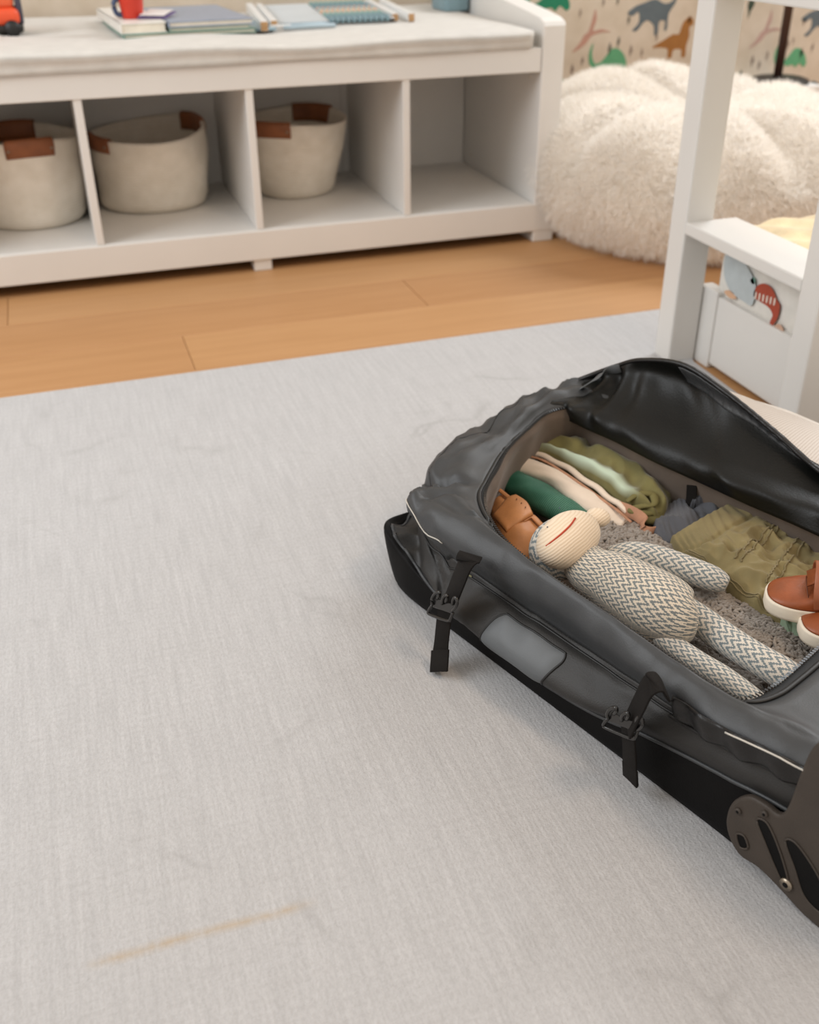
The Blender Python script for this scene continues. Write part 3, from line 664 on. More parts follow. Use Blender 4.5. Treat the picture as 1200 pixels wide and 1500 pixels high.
for poly, colr, c in (([(-1, .5), (-.9, -.2), (-.5, -.6), (0, -.75), (.6, -.8), (1.1, -.75), (1.1, 0), (.6, .4), (0, .7), (-.5, .9)], 'b4bcbe', (1082, 405)),
                      ([(-1, .1), (-.8, .5), (-.3, .75), (.3, .7), (.8, .3), (1.1, .1), (1.1, -.5), (.9, -.9), (.75, -1.2), (.6, -.9), (.7, -.5), (.3, -.25), (-.3, -.2), (-.9, -.15)], 'a2452f', (1122, 440)),
                      ([(-.6, 0), (0, .6), (.6, .2), (.3, -.4), (-.3, -.3)], '7fb0a0', (1103, 412)),
                      ([(-.9, -.2), (0, .6), (1, .1), (.5, -.8), (-.3, -.5)], 'c7a48e', (1140, 482)),
                      ([(-1, .0), (0, .4), (1, .0), (0, -.3)], 'd0a888', (1070, 432))):
    o_ = sp_(*c); s = {'b4bcbe': .048, 'a2452f': .036, '7fb0a0': .012, 'c7a48e': .016, 'd0a888': .02}[colr]
    flat_print('dinosaur_print' if s > .02 else 'leaf_print', mat_, poly, colr, (-.0465-.0005, o_[1], o_[2]), MX, MYv, s, (-1, 0, 0))
for k in range(6):                                     # pale ribs on the red print
    o_ = sp_(1108+k*5.5, 433+k*1.8); flat_print('spot_print', mat_, [(-.3, -1), (.3, -1), (.3, 1), (-.3, 1)], 'e3d3c6', (-.0480, o_[1], o_[2]), MX, MYv, .0055, (-1, 0, 0))
G = crgrid([[(-.004, -.80, .226), (.2, -.80, .232), (.5, -.87, .232), (.80, -.88, .228)], [(-.004, -1.15, .232), (.2, -1.1, .242), (.5, -1.15, .24), (.80, -1.15, .232)], [(-.004, -1.6, .232), (.2, -1.6, .242), (.5, -1.6, .24), (.80, -1.6, .232)]], 70, 70)
V, F, U = cushion_sheet(G, .006, lambda u, v, p: .004*math.sin((p[0]*1.2+p[1])*55+3*nz(p, 5))+.014+.012*nz(p, 5))
q = tag(obj('bed_blanket', V, F, M['quilt']), 'cream yellow ridged blanket spread over the mattress of the low bed', 'blanket')

# ================================================================== suitcase
case = tag(empty('suitcase', tuple(A0)), 'open charcoal wheeled duffel suitcase lying on the pale rug, packed with clothes', 'suitcase')
S2 = [ # station: l, w, outward dir, [(out,z) x10], zipper (l,w)
 (-.085, .012, (-.75, -.66), [(-.03, .0005), (-.004, .006), (.012, .080), (.002, .086), (-.035, .084), (-.036, .100), (-.040, .116), (-.046, .134), (-.064, .152)], (.000, .098, .156)),
 (-.045, .000, (-.25, -.97), [(-.03, .0005), (.0, .006), (.006, .062), (-.004, .068), (-.022, .072), (-.020, .095), (-.018, .118), (-.006, .138), (-.026, .158)], (.022, .072, .156)),
 (.03, 0, (0, -1), [(-.03, .0005), (.0, .004), (.002, .036), (.001, .042), (.012, .060), (-.006, .078), (-.012, .100), (.006, .138), (-.018, .163)], (.060, .046, .155)),
 (.11, 0, (0, -1), [(-.03, .0005), (.0, .004), (.0, .026), (.001, .032), (.028, .060), (.004, .088), (-.010, .100), (.002, .136), (-.018, .160)], (.115, .027, .153)),
 (.19, 0, (0, -1), [(-.03, .0005), (.0, .004), (.0, .022), (.002, .030), (.030, .062), (.006, .094), (-.011, .100), (-.004, .134), (-.014, .157)], (.19, .021, .151)),
 (.28, 0, (0, -1), [(-.03, .0005), (.0, .004), (.0, .030), (.002, .037), (.026, .064), (.002, .090), (-.011, .100), (-.002, .134), (-.012, .156)], (.28, .020, .150)),
 (.36, 0, (0, -1), [(-.03, .0005), (.0, .004), (.0, .052), (.003, .060), (.012, .078), (.004, .094), (-.004, .108), (.006, .136), (-.008, .155)], (.35, .018, .149)),
 (.44, 0, (0, -1), [(-.03, .0005), (.0, .004), (.0, .070), (.003, .076), (.010, .094), (.006, .110), (.012, .122), (.014, .142), (-.006, .157)], (.425, .017, .149)),
 (.52, 0, (0, -1), [(-.03, .0005), (.0, .004), (.0, .084), (.003, .090), (.008, .108), (.004, .124), (.010, .134), (.010, .152), (-.012, .166)], (.444, .024, .150)),
 (.595, .012, (.6, -.8), [(-.03, .0005), (.0, .004), (.0, .088), (.003, .094), (.006, .110), (.004, .124), (.008, .136), (.006, .154), (-.02, .168)], (.450, .050, .151)),
 (.625, .09, (1, 0), [(-.03, .0005), (.0, .004), (.0, .088), (.003, .094), (.010, .110), (.006, .124), (.010, .136), (.006, .154), (-.03, .170)], (.449, .085, .151)),
 (.635, .20, (1, 0), [(-.03, .0005), (.0, .004), (.0, .088), (.003, .094), (.014, .110), (.008, .124), (.010, .136), (.006, .156), (-.03, .172)], (.443, .150, .152)),
 (.625, .32, (1, 0), [(-.03, .0005), (.0, .004), (.0, .088), (.003, .094), (.012, .110), (.006, .124), (.010, .136), (.006, .154), (-.03, .170)], (.436, .235, .152)),
 (.58, .405, (.6, .8), [(-.03, .0005), (.0, .004), (.0, .07), (.003, .080), (.006, .100), (.004, .118), (.008, .130), (.006, .150), (-.02, .165)], (.42, .315, .153)),
 (.48, .425, (0, 1), [(-.03, .0005), (.0, .004), (.0, .05), (.003, .058), (.01, .08), (.008, .1), (.008, .12), (.004, .145), (-.02, .160)], (.38, .352, .153)),
 (.34, .43, (0, 1), [(-.03, .0005), (.0, .004), (.0, .045), (.003, .052), (.01, .08), (.008, .1), (.008, .12), (.004, .142), (-.02, .158)], (.29, .356, .154)),
 (.20, .43, (0, 1), [(-.03, .0005), (.0, .004), (.0, .045), (.003, .052), (.01, .08), (.008, .1), (.008, .12), (.004, .142), (-.02, .158)], (.18, .350, .155)),
 (.06, .43, (0, 1), [(-.03, .0005), (.0, .004), (.0, .045), (.003, .052), (.01, .08), (.008, .1), (.008, .12), (.004, .145), (-.02, .162)], (.07, .343, .156)),
 (-.06, .43, (-.1, 1), [(-.03, .0005), (.0, .004), (.0, .05), (.003, .056), (.01, .08), (.008, .1), (.008, .125), (.002, .15), (-.025, .170)], (-.02, .345, .158)),
 (-.145, .405, (-.7, .7), [(-.03, .0005), (.0, .004), (.0, .05), (.003, .056), (.008, .08), (.008, .105), (.008, .13), (-.002, .155), (-.03, .176)], (-.075, .345, .160)),
 (-.165, .32, (-.98, .1), [(-.03, .0005), (.0, .004), (.0, .05), (.003, .056), (.01, .08), (.012, .105), (.014, .13), (-.002, .155), (-.035, .176)], (-.095, .300, .160)),
 (-.150, .23, (-.95, -.3), [(-.03, .0005), (.0, .004), (.0, .05), (.003, .056), (.012, .08), (.016, .102), (.012, .128), (-.004, .152), (-.040, .172)], (-.078, .240, .158)),
 (-.128, .14, (-.92, -.38), [(-.03, .0005), (.0, .004), (.0, .056), (.002, .062), (.002, .08), (.006, .100), (.006, .122), (-.006, .146), (-.040, .168)], (-.052, .178, .157)),
 (-.112, .065, (-.92, -.38), [(-.03, .0005), (.0, .004), (.002, .070), (-.002, .076), (-.02, .086), (-.012, .100), (-.014, .120), (-.020, .140), (-.044, .160)], (-.022, .133, .156)),
]
CG = []
for l, w_, n_, lv, zp in S2:
    n_ = np.array(n_, float); n_ /= np.linalg.norm(n_)
    CG.append([(l+n_[0]*o, w_+n_[1]*o, z) for o, z in lv]+[zp])
CG = np.array(CG); NS, NL = CG.shape[:2]
NU, SUB = 288, 6
fine = np.array([cr(CG[:, k], NU, True) for k in range(NL)])                 # (NL, NU, 3)
SURF = np.array([cr(fine[:, i], (NL-1)*SUB+1) for i in range(NU)]).transpose(1, 0, 2)   # (levels, NU, 3)
for j in range(SURF.shape[0]):                                               # cloth folds
    lvl = j/SUB
    for i in range(NU):
        p = SURF[j, i]; st = i/NU*NS
        if lvl > 2.4:
            amp = min(1, (lvl-2.4)/.6)
            if lvl > 8.3: amp *= max(0, (9-lvl)/.7)
            head = 1 if (st > 17.5 or st < 2.2) else .35
            n1 = nz((p[0]*11, p[1]*11, p[2]*14)); n2 = nz((p[0]*26+7, p[1]*26, p[2]*20))
            crz = sum(.010*math.exp(-((st-a-(lvl-7)*b)/.16)**2) for a, b in ((23.2, .5), (.7, -.55), (21.2, .35), (1.6, -.3)) )*amp*(1 if 4 < lvl < 8.6 else .2)
            fold = math.sin(st*6.5+lvl*1.3+2*n1)*.5+.5
            SURF[j, i, 2] += amp*(head*(.009*n1+.012*(.28-abs(n2)))+head*.003*(fold-.5)*(1 if lvl > 5 else .3)-crz+(.0075*math.exp(-((lvl-8.5)/.16)**2)-.006*math.exp(-((lvl-8.05)/.14)**2))*(1 if head == 1 else .25))
            c = np.array([.24, .2]); d = p[:2]-c; d /= np.linalg.norm(d); SURF[j, i, :2] += d*amp*(head*(.006*n1+.002*(fold-.5)+.006*(.28-abs(n2)))+.0015*n2)
def srf(st, lv, off=0.0):
    """point on the case surface, station st, level lv, lifted by off"""
    i = (st % NS)/NS*NU; j = lv*SUB; i0 = int(i) % NU; f = i-int(i); j0 = min(int(j), SURF.shape[0]-2); g = j-j0
    q = lambda a, b: SURF[min(b, SURF.shape[0]-1), a % NU]
    p = (q(i0, j0)*(1-f)+q(i0+1, j0)*f)*(1-g)+(q(i0, j0+1)*(1-f)+q(i0+1, j0+1)*f)*g
    du = q(i0+2, j0)-q(i0-1, j0); dv = q(i0, j0+1)-q(i0, max(j0-1, 0)); n_ = np.cross(du, dv); l = np.linalg.norm(n_); n_ = n_/l if l > 0 else np.array([0, 0, 1.])
    c = np.array([.24, .2, .05])
    if n_@(p-c) < 0: n_ = -n_
    return p+n_*off
def strip(a, b, name, mat, bottom=False):
    P = CL(SURF[a*SUB:b*SUB+1]); V, F, U = grid(P, cu=True); F = list(F)
    if bottom: F.append(tuple(range(NU))[::-1])
    o = obj(name, V, F, M[mat], case); s = o.modifiers.new('solid', 'SOLIDIFY'); s.thickness = .0015; s.offset = -1; return o
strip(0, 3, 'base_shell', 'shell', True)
strip(3, 6, 'side_panel', 'nylon_side_shaded')
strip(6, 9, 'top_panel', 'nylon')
# lining: zipper edge, down the inside to the floor of the case
zl = SURF[-1]; cc = np.array([.19, .19])
def lring(s, z, dz=0):
    R_ = zl.copy(); d = R_[:, :2]-cc; ln_ = np.linalg.norm(d, axis=1)[:, None]; sf = np.where(s > 0, s*np.clip((zl[:, 1:2]-.06)/.1, -.25, 1), s); R_[:, :2] = cc+d*(1+sf/ln_); R_[:, 2] = z if z else R_[:, 2]+dz; return R_
Lr = [lring(-.001, None, -.001), lring(-.004, None, -.014), lring(.004, .115), lring(.012, .08), lring(.014, .045), lring(.004, .026), lring(-.03, .020)]
P = crgrid(np.array(Lr), NU, 26)
for j in range(26):
    for i in range(NU): P[j, i, :2] += .004*nz(P[j, i], 16)*(j > 2)*(P[j, i, :2]-cc)/.2
P = CL(P); V, F, U = grid(P, cu=True); F = list(F); F.append(tuple(25*NU+i for i in range(NU))); obj('lining', V, F, M['lining'], case)
# zipper
zt = CL(np.array([srf(s, 8.93, .0012) for s in np.linspace(-4.6, 14, 240)]))
obj('zipper_tape', *tube(zt, .0028, 6, flat=.5)[:2], M['piping'], case)
mb = MB(); zz = zl.copy(); zz = np.vstack([zz, zz[:1]]); seg = np.r_[0, np.cumsum(np.linalg.norm(np.diff(zz, axis=0), axis=1))]; tot = seg[-1]
nteeth = int(tot/.0042)
for k in range(nteeth):
    s = tot*k/nteeth; i = min(np.searchsorted(seg, s, side='right')-1, NU-1); f = (s-seg[i])/(seg[i+1]-seg[i]); p = zz[i]*(1-f)+zz[i+1]*f; tdir = zz[i+1]-zz[i]; tdir /= np.linalg.norm(tdir)
    nn = np.array([-tdir[1], tdir[0], 0.]); 
    if nn@(np.array([cc[0], cc[1], 0])-np.array([p[0], p[1], 0])) < 0: nn = -nn
    if p[1] > .325: continue
    a, b = p-nn*.0005+Z0*.002, p+nn*.0032+Z0*.001
    a, b = CL(a), CL(b); V, F, U = tube([a, b], .0011, 4); mb.add(V, F, U)
o = mb.build('zipper_teeth', M['plastic'], case, False); o['kind'] = 'stuff'
# pipings along the seams
def piping(st0, st1, lv, r, mat, name='piping', off=.001, n=None):
    ss = np.linspace(st0, st1, n or int(abs(st1-st0)*12)+2); lvs = np.linspace(lv[0], lv[1], len(ss)) if isinstance(lv, tuple) else [lv]*len(ss)
    if isinstance(lv, list): lvs = cr(np.c_[lv, lv], len(ss))[:, 0]
    P = CL(np.array([srf(s, q, off) for s, q in zip(ss, lvs)])); obj(name, *tube(P, r, 6)[:2], M[mat], case)
piping(-5, 10, 3.0, .0024, 'shell_rim', 'seam_piping')
piping(-.6, 2.05, [6.6, 6.9, 7.3, 7.1, 6.95, 6.6], .0009, 'piping_white', 'reflective_piping', .0008)
piping(7.2, 9.4, 6.98, .0008, 'piping_white', 'reflective_piping', .0068)
piping(6.3, 9.0, 5.4, .0022, 'piping', 'seam_piping')
piping(-4, 1.0, 7.5, .0009, 'nylon_dark', 'seam_piping', .0)
piping(1.2, 6.6, 5.6, .0016, 'piping', 'seam_piping', .0)
# band of shiny compression webbing near the wheel end
rows = []
for lv in np.linspace(5.75, 7.0, 10):
    rows.append([srf(s, lv, .0040+.0022*math.sin(s*13+lv)) for s in np.linspace(6.4, 9.45, 70)])
V, F, U = grid(CL(np.array(rows))); o = obj('wavy_band', V, F, M['nylon_dark'], case); s = o.modifiers.new('solid', 'SOLIDIFY'); s.thickness = .002
# smooth grip panel on the side pocket
def rr_patch(s0, s1, l0, l1, off, ins, nu=44, nv=20):
    rows = []
    for b in np.linspace(0, 1, nv):
        row = []
        for a in np.linspace(-1, 1, nu):
            y = 2*b-1; k = 1-max(0, (abs(y)-.55)/.45)**2*.13; s = (s0+s1)/2+a*(s1-s0)/2*k+(y*.12)
            e = max(0, 1-max(abs(a), abs(y))**8)
            row.append(srf(s, l0+(l1-l0)*b, off*e+.0004))
        rows.append(row)
    return CL(np.array(rows))
P = rr_patch(3.35, 4.55, 3.4, 5.0, .0022, 0); V, F, U = grid(P); obj('grip_panel', V, F, M['panel'], case)
edge = np.vstack([P[0], P[1:, -1], P[-1, ::-1][1:], P[::-1, 0][1:]]); obj('grip_outline', *tube(edge, .0013, 6)[:2], M['piping'], case)
# small printed size tag near the first strap
rows = [[srf(s, lv, .001) for s in np.linspace(2.25, 2.6, 6)] for lv in np.linspace(5.55, 5.75, 3)]
V, F, U = grid(CL(np.array(rows))); obj('care_tag', V, F, plain('77734f'), case)

# straps with buckles
def ribbon(path, wdir, wd, th, name, parent, mat='webbing', n=None):
    P = cr(path, n or 40) if len(path) > 2 else np.array(path); wdir = np.asarray(wdir, float)
    T = np.gradient(P, axis=0); T /= np.linalg.norm(T, axis=1)[:, None]; rows = []
    wds = wdir if wdir.ndim == 2 else np.tile(wdir, (len(P), 1))
    if len(wds) != len(P): wds = cr(wds, len(P)) if len(wds) > 2 else wds[0]+(wds[-1]-wds[0])*np.linspace(0, 1, len(P))[:, None]
    for p, t_, wv_ in zip(P, T, wds):
        s = wv_-t_*(wv_@t_); s /= np.linalg.norm(s); u = np.cross(s, t_)
        rows.append([p-s*wd/2-u*th/2, p+s*wd/2-u*th/2, p+s*wd/2+u*th/2, p-s*wd/2+u*th/2])
    V, F, U = grid(np.array(rows), cu=True, capv=True); o = obj(name, V, F, M[mat], parent, True); bevel_mod(o, .0004, 1); return o
def strap(p_top, p_buck, p_end, end_path, top_path, wdl, label):
    pass
def buckle(c, xd, yd, nd, sc=1.0):
    """side release buckle: frame and prongs; xd across, yd along the strap, nd outwards"""
    xd, yd, nd = [np.asarray(v_, float)/np.linalg.norm(v_) for v_ in (xd, yd, nd)]; B = lambda a, b, h=0: c+xd*a*sc+yd*b*sc+nd*h*sc
    root_ = obj('buckle', *prism([(-.014, -.006), (.014, -.006), (.014, .006), (.009, .007), (.0, .004), (-.009, .007), (-.014, .006)], 0, .004, lambda x, y, h: B(x, y, h)), M['plastic'], case, False); bevel_mod(root_, .001)
    for pts in ([(-.014, -.003, .005), (-.017, .004, .006), (-.016, .011, .006), (-.012, .015, .006), (-.010, .012, .006), (-.0115, .006, .005)],
                [(.014, -.003, .005), (.017, .004, .006), (.016, .011, .006), (.012, .015, .006), (.010, .012, .006), (.0115, .006, .005)],
                [(-.002, .002, .005), (-.003, .009, .007), (-.001, .014, .007), (.002, .013, .007), (.002, .006, .006)]):
        P = np.array([B(*q) for q in pts]); obj('prong', *tube(P, .0016*sc, 8, n=18)[:2], M['plastic'], root_)
    P = np.array([B(*q) for q in [(-.015, -.004, .003), (-.016, -.012, .004), (-.013, -.016, .004), (.013, -.016, .004), (.016, -.012, .004), (.015, -.004, .003)]]); obj('slide_bar', *tube(P, .0015*sc, 8, n=26)[:2], M['plastic'], root_)
xl = D0
# strap 1
sa = [at(690, 812, .152), at(682, 826, .150), at(672, 850, .125), at(660, 880, .088), at(653, 893, .076)]
ribbon(sa, CL(np.array([[.9, -.30, -.1]]))[0]-A0, .027, .0022, 'strap', case)
c1 = at(652, 888, .084)
buckle(c1, D0+Z0*.30, (sa[2]-sa[4]), -W0*.75+Z0*.6-D0*-.3, 1.3)
se = [at(652, 895, .074), at(649, 920, .052), at(646, 950, .026), at(643, 984, .007)]
st1 = ribbon(se, D0, .024, .0022, 'strap_tail', case)
ribbon([at(645, 952, .0265), at(643, 984, .0095)], D0, .0255, .003, 'strap_hem', case)
# strap 2
sb = [at(975, 1012, .150), at(964, 1000, .163), at(950, 1006, .160), at(936, 1032, .128), at(920, 1065, .088)]
ribbon(sb, D0*.75-W0*.55, .027, .0022, 'strap', case)
c2 = at(915, 1058, .092)
buckle(c2, D0+Z0*.30, (sb[2]-sb[4]), -W0*.75+Z0*.6+D0*.3, 1.3)
se = [at(920, 1068, .084), at(922, 1095, .060), at(923, 1125, .036), at(924, 1145, .020)]
ribbon(se, D0*.95-W0*.3, .025, .0022, 'strap_tail', case); ribbon([at(923, 1122, .038), at(924, 1144, .0215)], D0*.95-W0*.3, .0262, .003, 'strap_hem', case)

# flap of the lid, standing up along the far side and falling outwards
CREST = [(-.140, .375, .164), (-.120, .395, .178), (-.075, .405, .207), (-.03, .405, .231), (.04, .405, .247), (.11, .405, .233), (.19, .405, .207), (.265, .405, .180), (.36, .40, .172), (.48, .39, .168)]
HINGE = [(-.105, .320, .158), (-.09, .338, .156), (-.05, .342, .154), (.00, .346, .153), (.07, .346, .151), (.14, .350, .150), (.21, .353, .149), (.29, .358, .149), (.38, .354, .150), (.43, .318, .152)]
C_, H_ = np.array(CREST), np.array(HINGE)-np.array([0, .010, .010]); rows = [H_+np.array([0, -.002, -.004]), H_+np.array([0, .001, .020])]; H_ = rows[-1]
for f, bul, zl_ in ((.25, .016, .2), (.5, .026, .5), (.75, .022, .8)):
    R_ = H_*(1-f)+C_*f; R_[:, 1] += bul; rows.append(R_)
rows.append(C_); o1 = C_.copy(); o1[:, 1] += .008; o1[:, 2] += .001; rows.append(o1); o2 = C_.copy(); o2[:, 1] += .022; o2[:, 2] -= .012; rows.append(o2)
G = crgrid(np.array(rows), 130, 46)
for j in range(46):
    for i in range(130):
        p = G[j, i].copy(); e = math.sin(math.pi*min(1, j/32))
        n1 = nz((p[0]*9, p[1]*9+3, p[2]*14)); n2 = nz((p[0]*22+p[2]*25, p[1]*10, 4))
        left = math.exp(-((p[0]+.08)/.05)**2)
        G[j, i, 1] += e*(.022*n1+.013*n2+.006*math.sin(p[0]*38+p[2]*60))+left*e*.014*math.sin(p[0]*150+p[2]*60); G[j, i, 2] += e*.003*n2
V, F, U = grid(CL(G)); lid = obj('lid', V, F, M['lid_inner'], case); s = lid.modifiers.new('solid', 'SOLIDIFY'); s.thickness = .0025
# ruffled binding along the crest
cp = cr(C_, 260); cp[:, 1] += .002; cp[:, 2] += .001
def ruf(t_, a): return 1+.12*math.sin(t_*260+5*math.sin(t_*30))*max(0, (t_-.3))*1.4
obj('lid_binding', *tube(CL(cp), .0042, 8, flat=.8, fn=ruf)[:2], M['nylon_dark'], case)
GL = np.array([cr(G[j_, 56:], 190) for j_ in range(24, 32)]); GL[:, :, 1] -= .0022
for j_ in range(8):
    for i in range(190): GL[j_, i, 1] -= .0016*max(0, math.sin(i*.9+3.5*nz((i*.12, 0, 0)))+.3*nz((i*.5, j_*.3, 1)))*math.sin(math.pi*min(1, (j_+.5)/8))
V, F, U = grid(CL(GL)); o = obj('ruffled_hem', V, F, M['nylon'], case); s_ = o.modifiers.new('solid', 'SOLIDIFY'); s_.thickness = .0012
# outer face of the lid with its mesh pocket
o3 = [(.03, .425, .222), (.06, .425, .222), (.12, .425, .213), (.20, .425, .190), (.28, .425, .164), (.38, .42, .158), (.50, .41, .150)]
o4 = [(.0, .50, .14), (.03, .545, .155), (.095, .566, .156), (.157, .573, .152), (.24, .58, .146), (.36, .58, .14), (.50, .56, .13)]
o5 = [(-.03, .49, .012), (.02, .57, .014), (.095, .60, .012), (.157, .61, .012), (.24, .615, .012), (.36, .61, .012), (.50, .59, .012)]
mid = (np.array(o3)+np.array(o4))/2; mid[:, 2] += .006
G = crgrid(np.array([o3, mid, o4]), 90, 30); V, F, U = grid(CL(G)); o = obj('mesh_pocket', V, F, M['mesh'], case, uv=U); s = o.modifiers.new('solid', 'SOLIDIFY'); s.thickness = .0012
G = crgrid(np.array([o4, o5]), 90, 12); V, F, U = grid(CL(G)); o = obj('lid_side', V, F, M['nylon'], case); s = o.modifiers.new('solid', 'SOLIDIFY'); s.thickness = .0015
obj('mesh_border', *tube(CL(cr(np.array(o4), 80)), .004, 8, flat=.6)[:2], plain('dad6d0', .8), case)
# black strap inside the far wall
ribbon(CL(np.array([[.118, .352, .150], [.122, .350, .120], [.128, .345, .085], [.13, .33, .05]])), D0, .016, .0015, 'inner_strap', case, n=20)
# pale strip at the head corner, painting a bluish highlight on the folded flap
ribbon(CL(np.array([[-.060, .398, .212], [-.075, .388, .205], [-.088, .376, .190], [-.10, .362, .176]])), D0*.6+Z0*.6+W0*.3, .014, .0015, 'highlight_strip', case, mat='panel', n=20)
# padded fold across the wheel end of the lid panel
piping(9.2, 13.2, 8.55, .006, 'nylon', 'padded_fold', .001)
# telescopic handle cover on the head end
# wheels and housings
def wheel_unit(wside, sg):
    f = lambda l, z, h: CL(np.array([l, wside+sg*h, z]))
    # side plate with rounded lobe, cut-outs painted as dark inserts, in the (length, height) plane
    outer = [(.478, .050), (.480, .076), (.494, .096), (.512, .100), (.526, .100), (.532, .118), (.535, .160), (.540, .192), (.552, .203), (.60, .205), (.625, .190), (.632, .12), (.630, .06), (.618, .02), (.596, .008), (.57, .010), (.545, .018), (.52, .024), (.500, .022), (.486, .032)]
    P = cr([(a-.006, max(b-.008, .001)) for a, b in outer], 90, True); V, F = prism([tuple(q) for q in P], .0, .008, f)
    bm = bmesh.new(); me = bpy.data.meshes.new('tmp')
    o = obj('wheel_housing', V, F, M['housing'], case, False); bevel_mod(o, .003, 3)
    for (pts, d_) in (([(.508, .078), (.516, .084), (.526, .076), (.540, .056), (.550, .036), (.546, .030), (.536, .040), (.522, .058)], .0093),
                      ([(.538, .078), (.548, .084), (.570, .070), (.588, .050), (.592, .034), (.582, .028), (.566, .034), (.552, .056)], .0093),
                      ([(.492, .046), (.500, .050), (.506, .040), (.498, .034)], .0093)):
        P = cr([(a-.006, b-.008) for a, b in pts], 36, True); V, F = prism([tuple(q) for q in P], .0078, d_-.0008, f); obj('recess_shade', V, F, M['shell'], o, False)  # raised black inserts paint the shade inside the cut-outs
        V, F, U = tube(np.array([f(q[0], q[1], .0085) for q in np.vstack([P, P[:1]])]), .0012, 6); obj('recess_rim', V, F, M['housing'], o)
    for (l, z, r) in ((.483, .066, .0032), (.508, .084, .0032), (.543, .024, .0062)):
        V, F, U = tube([f(l, z, .007), f(l, z, .0105)], r, 16); obj('screw', V, F, M['metal'] if r > .004 else M['housing'], o)
        V, F, U = tube([f(l, z, .0104), f(l, z, .011)], r*.45, 10); obj('screw_slot', V, F, M['shell'], o)
    # wheel behind the plate
    cl, cz_, R0 = .567, .0452, .045; rows = []
    for rr_, hh in ((.012, -.018), (.030, -.018), (.034, -.020), (R0-.004, -.022), (R0, -.016), (R0, -.004), (R0-.004, .003), (.036, .0025), (.030, .0), (.012, .0)):
        rows.append([f(cl+rr_*math.cos(a), cz_+rr_*math.sin(a), hh-.001) for a in np.linspace(0, 2*math.pi, 56, endpoint=False)])
    V, F, U = grid(np.array(rows).reshape(len(rows), 56, 3), cu=True, cv=True); wh = obj('wheel', V, F, M['tyre'], case)
    for k in range(5):
        a = 2*math.pi*k/5; V, F, U = tube([f(cl+.008*math.cos(a), cz_+.008*math.sin(a), -.008), f(cl+.033*math.cos(a), cz_+.033*math.sin(a), -.008)], .004, 6); obj('spoke', V, F, M['housing'], wh)
    V, F, U = tube([f(cl, cz_, -.02), f(cl, cz_, .0005)], .012, 20); obj('hub', V, F, M['housing'], wh)
    return o
wheel_unit(-.009, -1); wheel_unit(.434, 1)
# moulded corner guard behind each housing plate
for w1, w2 in ((-.008, .055), (.372, .433)):
    P = cr([(.548, .0105), (.60, .010), (.636, .03), (.642, .10), (.640, .18), (.625, .207), (.575, .208), (.552, .195), (.545, .15), (.543, .08)], 60, True)
    V, F = prism([tuple(q) for q in P], w1, w2, lambda l, z, h: CL(np.array([l, h, z]))); bevel_mod(obj('corner_guard', V, F, M['housing'], case, False), .006, 3)

# ================================================================== packed things
def put(o, label, cat, group=None): return tag(o, label, cat, group)
# grey sherpa blanket
G = crgrid([ats([(893, 752), (940, 776), (1000, 818), (1070, 860), (1130, 898), (1198, 950)], .074), ats([(868, 792), (930, 820), (990, 860), (1050, 900), (1110, 940), (1165, 978)], .080),
            ats([(858, 835), (900, 872), (950, 912), (1000, 950), (1050, 986), (1098, 1018)], .078)], 90, 50)
shf = lambda u, v, p: .006*nz(p, 18)+.003*nz(p, 45)
V, F, U = cushion_sheet(G, .030, shf); sh = put(obj('sherpa_blanket', V, F, M['sherpa']), 'curly grey sherpa blanket spread under the knitted monkey', 'blanket')
mb = MB()
for _ in range(3600):
    u, v = random.random(), random.random(); a = u*89; b = v*49; i, j = int(a), int(b); i = min(i, 88); j = min(j, 48); p = G[j, i]+(G[j, i+1]-G[j, i])*(a-i)+(G[j+1, i]-G[j, i])*(b-j); p = p.copy(); p[2] += shf(u, v, p)
    ang = random.gauss(-.3, .9); d = np.array([math.cos(ang), math.sin(ang), 0])*(.0040+.0034*random.random()); h = .0026+.0022*random.random(); s = np.array([-d[1], d[0], 0])*random.gauss(0, .5)
    V, F, U = tube([p-d-Z0*.0005, p-d*.4+Z0*h+s*.5, p+d*.3+Z0*h*1.1+s, p+d+s*.3], [.0012, .0019, .0019, .0008], 5, n=6); mb.add(V, F, U)
o = mb.build('pile', M['sherpa'], sh, kind='stuff')

def rollo(name, pts, zs, rads, mat, label, cat, flat=.8, res=28, n=60, wr=.10, fr_=7, parent=None, spiral=False):
    P = ats(pts, zs)
    V, F, U = tube(P, rads, res, n=n, flat=flat, fn=lambda t_, a: 1+wr*nz((math.cos(a)*1.2+t_*fr_, math.sin(a)*1.2, t_*fr_*.7))+.35*wr*math.sin(a*3+t_*9))
    U = np.asarray(U); o = obj(name, V, F, mat, parent, uv=U)
    if label: put(o, label, cat)
    return o
# green knit roll
rollo('rolled_sweater', [(716, 685), (735, 697), (770, 716), (805, 737), (850, 765), (870, 785)], [.074, .080, .082, .082, .074, .066], [.012, .018, .022, .023, .020, .012], M['green_knit'], 'rolled green ribbed knit lying behind the tan sandal', 'clothing', n=70)
